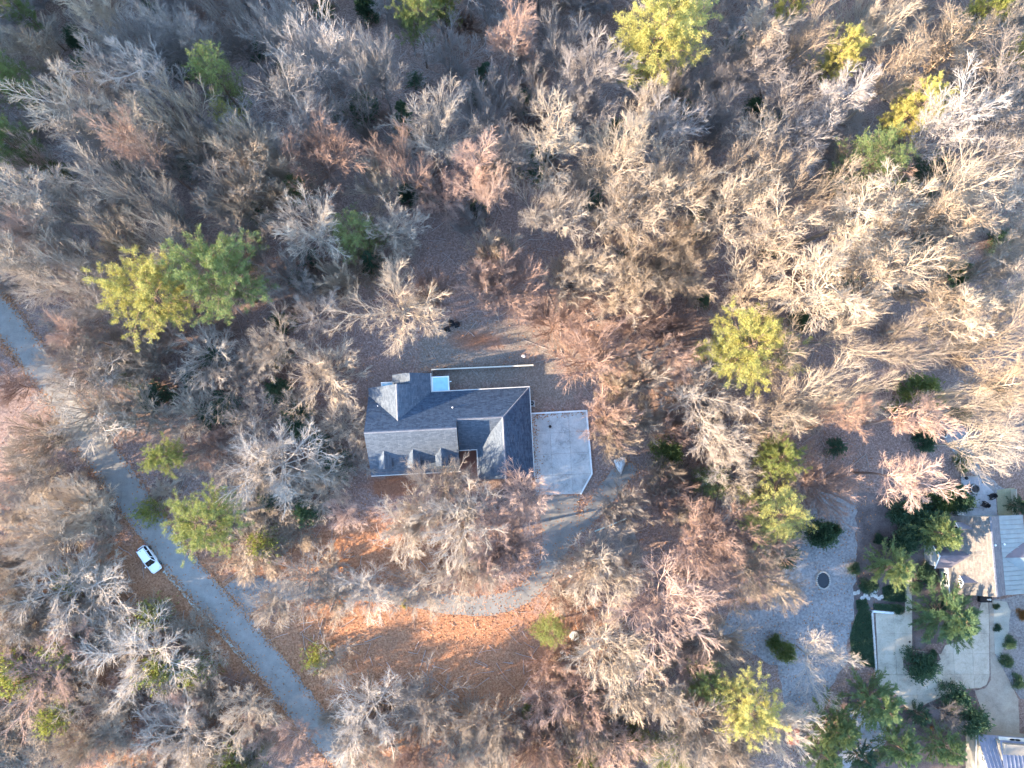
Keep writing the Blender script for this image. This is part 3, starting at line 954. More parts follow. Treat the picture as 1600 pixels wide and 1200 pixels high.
    for py, xf in ((826, 1.0), (910, 1.0)):
        dy = Lp(1510, py, 4.7)[1]
        zt = 5.15
        xb = (zt - 3.0) / k
        hw = 0.95
        ze = zt - 0.85
        xe = (ze - 3.0) / k
        d = MB().box(xf + .1, xe + .05, dy - hw + .12, dy + hw - .12, 3.4, ze).build('dormer', M['siding_tan'], h)
        MB().add([(xf + .1, dy - hw + .1, ze), (xf + .1, dy + hw - .1, ze), (xf + .1, dy, zt - .12), (xf + .25, dy - hw + .1, ze), (xf + .25, dy + hw - .1, ze), (xf + .25, dy, zt - .12)],
                 [(2, 1, 0), (3, 4, 5), (1, 4, 3, 0), (2, 5, 4, 1), (0, 3, 5, 2)]).build('gable', M['siding_tan'], d)
        MB().slab([(xf - .1, dy, zt), (xb, dy, zt), (xe, dy + hw, ze), (xf - .1, dy + hw, ze)], 0.1).build('roof', M['metal_plum'], d)  # shade put into this slope's dark colour; the lit slope stays tan
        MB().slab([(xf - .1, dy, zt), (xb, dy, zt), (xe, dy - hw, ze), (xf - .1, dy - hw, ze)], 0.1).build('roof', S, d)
        MB().box(xf + .03, xf + .099, dy - .46, dy + .46, 3.72, 4.62).build('window', M['white'], d)
        for q in (-1, 1):
            MB().box(xf, xf + .029, dy + q * .17 - .13, dy + q * .17 + .13, 3.85, 4.5).build('pane', M['glass'], d)
        for q in (-1, 1):
            MB().tube([(xf - .12, dy, zt - .02), (xf - .12, dy + q * hw, ze - .02)], 0.07, 6).build('barge_board', M['white'], d)
    # vents
    for px, py, zb in ((1555.5, 852, 6.0), (1569.5, 850.5, 4.9)):
        x, y = Lp(px, py, zb + .2)
        MB().lathe([(0.10, zb - .5), (0.10, zb + .1), (0.17, zb + .12), (0.17, zb + .24), (0.03, zb + .3)], 12, x, y).build('vent', M['white'], h)
    return h


east_house()


def south_house():
    ox, oy = P(1527, 1147, 3.2)
    h = thing('house', 'house with blue grey ribbed metal roof, shed dormer and tan gable wall', 'house', (ox, oy, 0), math.radians(-4.5))
    k = 0.62
    D = 6.5
    W = 13.0
    MB().box(0.35, W, -2 * D + .4, -.4, 0, 3.05).build('wall', M['siding_tan'], h)
    MB().add([(0.36, -.4, 3.05), (0.36, -2 * D + .4, 3.05), (0.36, -D, 3.0 + D * k), (.6, -.4, 3.05), (.6, -2 * D + .4, 3.05), (.6, -D, 3.0 + D * k)],
             [(2, 1, 0), (3, 4, 5), (1, 4, 3, 0), (2, 5, 4, 1), (0, 3, 5, 2)][::1]).build('gable', M['siding_tan'], h)
    n = 22
    wd = W / n
    for side in (0, 1):
        y_e, y_r = (0.0, -D) if side == 0 else (-2 * D, -D)
        r = MB().slab([(0, y_e, 3.17), (W, y_e, 3.17), (W, y_r, 3.17 + D * k), (0, y_r, 3.17 + D * k)], 0.14).build('metal_roof', M['metal_blue'], h)
        for i in range(n):
            p = MB()
            x0 = i * wd
            p.slab([(x0 + .02, y_e, 3.22), (x0 + wd - .07, y_e, 3.22), (x0 + wd - .07, y_r, 3.22 + D * k), (x0 + .02, y_r, 3.22 + D * k)], 0.04)
            p.slab([(x0 + wd - .07, y_e, 3.29), (x0 + wd, y_e, 3.29), (x0 + wd, y_r, 3.29 + D * k), (x0 + wd - .07, y_r, 3.29 + D * k)], 0.11)
            p.build('sheet', M['metal_blue'], r)
    MB().box(-.05, 0.06, -D, .02, 2.95, 3.0).build('barge_board', M['white'], h)
    # shed dormer
    d = MB().prism([(2.5, -.35), (W, -.35), (W, -4.3), (2.5, -4.3)], [3.0, 3.0, 3.2, 3.2], [4.75, 4.75, 5.7, 5.7]).build('dormer', M['siding_tan'], h)
    for i in range(18):
        x0 = 2.35 + i * .6
        p = MB()
        p.slab([(x0, -.1, 4.86), (x0 + .53, -.1, 4.86), (x0 + .53, -4.6, 5.94), (x0, -4.6, 5.94)], .08)
        p.slab([(x0 + .53, -.1, 4.93), (x0 + .6, -.1, 4.93), (x0 + .6, -4.6, 6.01), (x0 + .53, -4.6, 6.01)], .15)
        p.build('sheet', M['metal_blue'], d)
    MB().box(2.3, W, -.08, .25, 4.6, 4.80).build('fascia', M['wood_cream'], d)
    MB().box(2.3, 6.2, .251, .33, 4.55, 4.75).build('gutter', M['white'], d)
    for x in (4.2, 5.0):
        g = MB().lathe([(0.32, 4.81), (0.32, 4.86), (0.24, 4.86), (0.24, 4.815)], 14, x, .1, ex=1.3, ey=.45).build('ornament', M['black'], d)
    window(h, 0.355, -3.2, 3.6, 0.85, 1.0, -1, 0)
    return h


south_house()

# ------------------------------------------------------------------ trees: mesh makers (numpy)
def _norm(a):
    return a / np.maximum(np.linalg.norm(a, axis=-1, keepdims=True), 1e-9)


def grow(rs, p, d, L, r0, n, wob, trop, taper=0.35):
    """polylines from p along d; returns points, directions and radii per node"""
    B = len(p)
    pts = np.zeros((B, n, 3))
    dirs = np.zeros((B, n, 3))
    pts[:, 0] = p
    d = _norm(d)
    dirs[:, 0] = d
    for i in range(1, n):
        d = _norm(d + rs.normal(0, wob, (B, 3)) + np.array([0, 0, trop]))
        pts[:, i] = pts[:, i - 1] + d * (L / (n - 1))[:, None]
        dirs[:, i] = d
    rad = r0[:, None] * (1 - (1 - taper) * np.linspace(0, 1, n))[None]
    return pts, dirs, rad


def spawn(rs, pts, dirs, rad, L, k, tmin, tmax, ang, ang_sd, ratio, rr, rmin, lend=0.55):
    """k side shoots on every polyline"""
    B, n, _ = pts.shape
    t = tmin + (tmax - tmin) * (np.arange(k)[None] + rs.uniform(0, 1, (B, k))) / k
    f = t * (n - 1)
    i = np.clip(f.astype(int), 0, n - 2)
    w = (f - i)[..., None]
    bi = np.arange(B)[:, None]
    p = pts[bi, i] * (1 - w) + pts[bi, i + 1] * w
    d = dirs[bi, i + 1]
    rd = rad[bi, i] * (1 - w[..., 0]) + rad[bi, i + 1] * w[..., 0]
    ref = np.where(np.abs(d[..., 2:3]) < 0.9, np.array([0, 0, 1.0]), np.array([1.0, 0, 0]))
    a = _norm(np.cross(d, ref))
    b = np.cross(d, a)
    az = np.arange(k)[None] * 2.399 + rs.uniform(0, 6.28, (B, 1)) + rs.normal(0, 0.4, (B, k))
    an = np.radians(ang + rs.normal(0, ang_sd, (B, k)))
    side = a * np.cos(az)[..., None] + b * np.sin(az)[..., None]
    nd = d * np.cos(an)[..., None] + side * np.sin(an)[..., None]
    nl = L[:, None] * ratio * (1 - (1 - lend) * t) * rs.uniform(0.7, 1.25, (B, k))
    nr = np.maximum(rd * rr, rmin)
    return p.reshape(-1, 3), nd.reshape(-1, 3), nl.ravel(), nr.ravel()


def tubes(pts, rad, s):
    B, n, _ = pts.shape
    tan = np.empty_like(pts)
    tan[:, 1:-1] = pts[:, 2:] - pts[:, :-2]
    tan[:, 0] = pts[:, 1] - pts[:, 0]
    tan[:, -1] = pts[:, -1] - pts[:, -2]
    tan = _norm(tan)
    ref = np.where(np.abs(tan[..., 2:3]) < 0.95, np.array([0, 0, 1.0]), np.array([1.0, 0, 0]))
    a = _norm(np.cross(tan, ref))
    b = np.cross(tan, a)
    an = np.arange(s) * 2 * np.pi / s
    ring = a[:, :, None] * np.cos(an)[:, None] + b[:, :, None] * np.sin(an)[:, None]
    v = pts[:, :, None] + ring * rad[:, :, None, None]
    idx = np.arange(B * n * s).reshape(B, n, s)
    nx = np.roll(idx, -1, axis=2)
    q = np.stack([idx[:, :-1], nx[:, :-1], nx[:, 1:], idx[:, 1:]], -1).reshape(-1, 4)
    return v.reshape(-1, 3), q


def join(parts):
    vs_, qs, o = [], [], 0
    for v, q in parts:
        vs_.append(v)
        qs.append(q + o)
        o += len(v)
    return np.concatenate(vs_), np.concatenate(qs)


def bare_tree(seed, form, thick=1.0, thin_out=0):
    """leafless broadleaf; returns {part: (verts, quads)}, height, crown radius"""
    rs = np.random.RandomState(seed)
    z0 = np.zeros((1, 3))
    up = np.array([[0, 0, 1.0]])
    if form == 'oak':            # short bole, wide spreading limbs
        tp = grow(rs, z0, up, np.array([6.5]), np.array([0.34]), 7, 0.05, 0.05, 0.30)
        p, d, L, r = spawn(rs, *tp, np.array([10.5]), 14, 0.42, 1.0, 46, 15, 0.85, 0.62, 0.11, 0.95)
        l1 = grow(rs, p, d, L, r, 8, 0.09, 0.055, 0.32)
        L1 = L
        k2, k3, k4 = 9, 8, 5
        a2, a3, a4 = 34, 30, 28
    elif form == 'tall':         # long clear bole, fan of rising limbs
        tp = grow(rs, z0, up, np.array([20.0]), np.array([0.30]), 12, 0.035, 0.04, 0.10)
        p, d, L, r = spawn(rs, *tp, np.array([12.0]), 17, 0.44, 1.0, 38, 9, 0.74, 0.65, 0.07, 0.50)
        l1 = grow(rs, p, d, L, r, 7, 0.07, 0.09, 0.3)
        L1 = L
        k2, k3, k4 = 8, 7, 4
        a2, a3, a4 = 30, 28, 26
    elif form == 'fan':          # clear bole under a rounded fan of fine straight branches
        tp = grow(rs, z0, up, np.array([11.5]), np.array([0.30]), 8, 0.04, 0.05, 0.25)
        p, d, L, r = spawn(rs, *tp, np.array([10.0]), 24, 0.52, 1.0, 42, 17, 0.85, 0.50, 0.07, 0.85)
        l1 = grow(rs, p, d, L, r, 7, 0.06, 0.06, 0.3)
        L1 = L
        k2, k3, k4 = 8, 7, 4
        a2, a3, a4 = 27, 26, 25
    elif form == 'fork':         # bole forking into a few long stems
        tp = grow(rs, z0, up, np.array([8.0]), np.array([0.33]), 6, 0.04, 0.05, 0.30)
        p, d, L, r = spawn(rs, *tp, np.array([14.5]), 6, 0.55, 1.0, 28, 8, 0.95, 0.85, 0.17, 1.0)
        l1 = grow(rs, p, d, L, r, 9, 0.08, 0.05, 0.3)
        L1 = L
        k2, k3, k4 = 13, 7, 5
        a2, a3, a4 = 34, 30, 28
    else:                        # 'round': dense ball of fine rising branches
        tp = grow(rs, z0, up, np.array([4.2]), np.array([0.22]), 5, 0.05, 0.05, 0.25)
        p, d, L, r = spawn(rs, *tp, np.array([7.4]), 30, 0.40, 1.0, 48, 20, 0.90, 0.45, 0.055, 0.95)
        l1 = grow(rs, p, d, L, r, 7, 0.05, 0.06, 0.3)
        L1 = L
        k2, k3, k4 = 7, 7, 3
        a2, a3, a4 = 25, 24, 24
    k3, k4 = k3 - thin_out, k4 - thin_out
    p, d, L2, r = spawn(rs, *l1, L1, k2, 0.22, 1.0, a2, 9, 0.52, 0.66, 0.050, 0.55)
    l2 = grow(rs, p, d, L2, r, 5, 0.08, 0.06, 0.5)
    p, d, L3, r = spawn(rs, *l2, L2, k3, 0.25, 1.0, a3, 9, 0.58, 0.62, 0.029, 0.6)
    l3 = grow(rs, p, d, L3, r, 3, 0.08, 0.05, 0.65)
    p, d, L4, r = spawn(rs, *l3, L3, k4, 0.25, 1.0, a4, 9, 0.70, 0.7, 0.016, 0.7)
    l4 = grow(rs, p, d, np.clip(L4, 0.5, 1.6), r, 2, 0.14, 0.06, 0.6)
    trunk = tubes(tp[0], np.maximum(tp[2], 0.05), 8)
    twigs = join([tubes(l1[0], l1[2], 6), tubes(l2[0], l2[2] * thick ** .5, 4), tubes(l3[0], l3[2] * thick, 3), tubes(l4[0], l4[2] * thick, 3)])
    tip = l4[0][:, -1]
    R = float(np.percentile(np.hypot(tip[:, 0], tip[:, 1]), 93))
    Ht = float(np.percentile(tip[:, 2], 98))
    zc = float(np.median(tip[:, 2]))
    return dict(trunk=trunk, crown=twigs), Ht, R, zc


def blades(rs, p, d, n, length, width, spread, flat=0.0, soft=0.04):
    """n pointed leaf blades at every point p, fanned about direction d"""
    B = len(p)
    dd = _norm(d[:, None] + rs.normal(0, spread, (B, n, 3)) * np.array([1, 1, 1 - flat]))
    ln = length * rs.uniform(0.65, 1.2, (B, n, 1))
    sd = _norm(np.cross(dd, rs.normal(0, 1, (B, n, 3)) * (1 - flat) + np.array([0, 0, 1.0]) * flat * 1.5))
    base = p[:, None] + rs.normal(0, soft, (B, n, 3))
    v = np.stack([base, base + dd * ln * 0.5 + sd * width, base + dd * ln, base + dd * ln * 0.5 - sd * width], 2)
    q = np.arange(B * n * 4).reshape(-1, 4)
    return v.reshape(-1, 3), q


def pine_tree(seed, form='pine'):
    rs = np.random.RandomState(seed)
    H = 22.0
    tp = grow(rs, np.zeros((1, 3)), np.array([[0, 0, 1.0]]), np.array([H - 1]), np.array([0.30]), 14, 0.012, 0.05, 0.18)
    if form == 'pine':
        p, d, L, r = spawn(rs, *tp, np.array([5.6]), 58, 0.40, 1.0, 72, 12, 1.0, 0.4, 0.03, 0.42)
        tt = np.clip((p[:, 2] / H - 0.40) / 0.60, 0, 1)
        L = 5.4 * np.sin(np.pi * (0.20 + 0.74 * tt)) ** 0.7 * rs.uniform(0.45, 1.25, len(p))
        l1 = grow(rs, p, d, L, r, 6, 0.10, 0.07, 0.4)
        p, d, L2, r = spawn(rs, *l1, L, 8, 0.30, 1.0, 48, 10, 0.42, 0.6, 0.02, 0.55)
        l2 = grow(rs, p, d, L2, r, 3, 0.12, 0.10, 0.6)
        tips, td = [], []
        for f in (0.45, 0.7, 1.0):
            i = f * 2
            k = min(int(i), 1)
            tips.append(l2[0][:, k] * (1 - (i - k)) + l2[0][:, k + 1] * (i - k))
            td.append(l2[1][:, k + 1])
        tips = np.concatenate(tips)
        td = np.concatenate(td)
        keep = rs.uniform(0, 1, len(tips)) < 0.97
        lv = blades(rs, tips[keep], td[keep] + np.array([0, 0, 0.35]), 34, 0.36, 0.024, 0.9, soft=0.13)
    else:                        # soft needled, thick rounded crown
        p, d, L, r = spawn(rs, *tp, np.array([5.6]), 80, 0.30, 1.0, 70, 10, 1.0, 0.35, 0.025, 0.42)
        tt = np.clip((p[:, 2] / H - 0.30) / 0.70, 0, 1)
        L = 5.2 * np.sin(np.pi * (0.22 + 0.74 * tt)) ** 0.6 * rs.uniform(0.7, 1.1, len(p))
        l1 = grow(rs, p, d, L, r, 6, 0.08, 0.08, 0.4)
        p, d, L2, r = spawn(rs, *l1, L, 8, 0.2, 1.0, 42, 10, 0.40, 0.6, 0.02, 0.5)
        l2 = grow(rs, p, d, L2, r, 3, 0.12, 0.10, 0.6)
        tips = l2[0][:, 1:].reshape(-1, 3)
        td = l2[1][:, 1:].reshape(-1, 3)
        lv = blades(rs, tips, td + np.array([0, 0, 0.2]), 22, 0.32, 0.026, 0.8, soft=0.12)
    trunk = tubes(tp[0], np.maximum(tp[2], 0.03), 8)
    limbs = join([tubes(l1[0], l1[2], 5), tubes(l2[0], l2[2], 3)])
    R = float(np.percentile(np.hypot(tips[:, 0], tips[:, 1]), 94)) + 0.3
    return dict(trunk=trunk, limbs=limbs, crown=lv), float(tips[:, 2].max()) + 0.4, R, float(np.median(tips[:, 2]))


def cedar_tree(seed):
    """dense cone of pointed feathery sprays"""
    rs = np.random.RandomState(seed)
    H = 11.0
    tp = grow(rs, np.zeros((1, 3)), np.array([[0, 0, 1.0]]), np.array([H]), np.array([0.22]), 10, 0.012, 0.05, 0.12)
    p, d, L, r = spawn(rs, *tp, np.array([4.0]), 78, 0.06, 1.0, 60, 7, 1.0, 0.3, 0.02, 0.4)
    tt = np.clip(p[:, 2] / H, 0, 1)
    L = (0.5 + 3.4 * (1 - tt) ** 0.75) * rs.uniform(0.8, 1.2, len(p))
    l1 = grow(rs, p, d, L, r, 6, 0.06, -0.03, 0.4)
    p, d, L2, r = spawn(rs, *l1, L, 12, 0.25, 1.0, 27, 6, 0.26, 0.6, 0.012, 0.45)
    l2 = grow(rs, p, d, L2, r, 3, 0.08, 0.02, 0.6)
    tips = np.concatenate([l2[0].reshape(-1, 3), l1[0][:, 3:].reshape(-1, 3)])
    td = np.concatenate([l2[1].reshape(-1, 3), l1[1][:, 3:].reshape(-1, 3)])
    lv = blades(rs, tips, td + np.array([0, 0, .06]), 9, 0.34, 0.026, 0.26)
    trunk = tubes(tp[0], np.maximum(tp[2], 0.02), 7)
    limbs = tubes(l1[0], l1[2], 4)
    R = float(np.percentile(np.hypot(tips[:, 0], tips[:, 1]), 95)) + 0.2
    return dict(trunk=trunk, limbs=limbs, crown=lv), float(tips[:, 2].max()) + .2, R, float(np.median(tips[:, 2]))


def leafy_shrub(seed, n=1500, lw=0.035, ll=0.16, loose=0.21):
    """uneven mound of leaf sprays on short stems, unit radius, height about 1.3"""
    rs = np.random.RandomState(seed)
    k = 26
    az = rs.uniform(0, 6.28, k)
    el = rs.uniform(0.25, 1.5, k)
    dd = np.stack([np.cos(az) * np.cos(el), np.sin(az) * np.cos(el), np.sin(el)], -1)
    st = grow(rs, np.zeros((k, 3)), dd, rs.uniform(0.8, 1.15, k), np.full(k, 0.02), 5, 0.15, 0.03, 0.4)
    c = st[0][:, -1]
    w = rs.randint(0, k, n)
    base = c[w] + rs.normal(0, loose, (n, 3))
    base[:, 2] = np.abs(base[:, 2])
    d = _norm(base - np.array([0, 0, 0.15])) + np.array([0, 0, 0.25])
    lv = blades(rs, base, d, 4, ll, lw, 0.6)
    return dict(stems=tubes(st[0], st[2], 4), foliage=lv), 1.35, 1.15, 0.7


VAR = {}


def variants():
    def put(key, made, mats, order):
        parts, Ht, R, zc = made
        VAR[key] = dict(H=Ht, R=R, zc=zc, parts=parts, mats=mats, order=order, mesh={})
    for i in range(4):
        put('oak%d' % i, bare_tree(100 + i, 'oak'), None, ('trunk', 'crown'))
        put('tall%d' % i, bare_tree(200 + i, 'tall'), None, ('trunk', 'crown'))
    for i in range(2):
        put('fork%d' % i, bare_tree(300 + i, 'fork'), None, ('trunk', 'crown'))
    for i in range(3):
        put('fan%d' % i, bare_tree(350 + i, 'fan'), None, ('trunk', 'crown'))
        put('round%d' % i, bare_tree(400 + i, 'round'), None, ('trunk', 'crown'))
    for i in range(2):
        put('bush%d' % i, bare_tree(450 + i, 'round', 2.0, 1), None, ('trunk', 'crown'))
        put('scrub%d' % i, bare_tree(470 + i, 'oak', 1.9, 1), None, ('trunk', 'crown'))
    for i in range(3):
        put('pine%d' % i, pine_tree(500 + i), None, ('trunk', 'limbs', 'crown'))
    put('soft0', pine_tree(520, 'soft'), None, ('trunk', 'limbs', 'crown'))
    for i in range(2):
        put('cedar%d' % i, cedar_tree(600 + i), None, ('trunk', 'limbs', 'crown'))
    for i in range(3):
        put('shrub%d' % i, leafy_shrub(700 + i), None, ('stems', 'foliage'))
    for i in range(2):
        put('wisp%d' % i, leafy_shrub(720 + i, 620, 0.03, 0.15, 0.30), None, ('stems', 'foliage'))


variants()


def var_mesh(key, part, m):
    """mesh data shared by every copy of that variant, part and material"""
    v = VAR[key]
    k = (part, m)
    if k not in v['mesh']:
        vv, qq = v['parts'][part]
        v['mesh'][k] = np_mesh(key + '_' + part, vv, qq, M[m], part in ('trunk', 'limbs'))
    return v['mesh'][k]


PLANTS = []      # (object, kind, crown pixel, base xy, tone, size)


def plant(name, key, x, y, r, h, rz, tone, label, cat, group, zoff=0.0, lean=None):
    """r crown radius, h height (m); tone picks bark or leaf colour"""
    v = VAR[key]
    s, sz = r / v['R'], h / v['H']
    o = thing(name, label, cat, (x, y, float(gz(x, y)) - 0.05 + zoff), rz, group)
    o.scale = (s, s, sz)
    if lean: o.rotation_euler = (lean[0], lean[1], rz)
    evergreen = key[:4] in ('pine', 'soft', 'ceda', 'shru', 'wisp')
    for part in v['order']:
        if evergreen:
            m = tone if part in ('crown', 'foliage') else 'bark_pine'
        else:
            m = tone
        link(part, var_mesh(key, part, m), o)
    return o

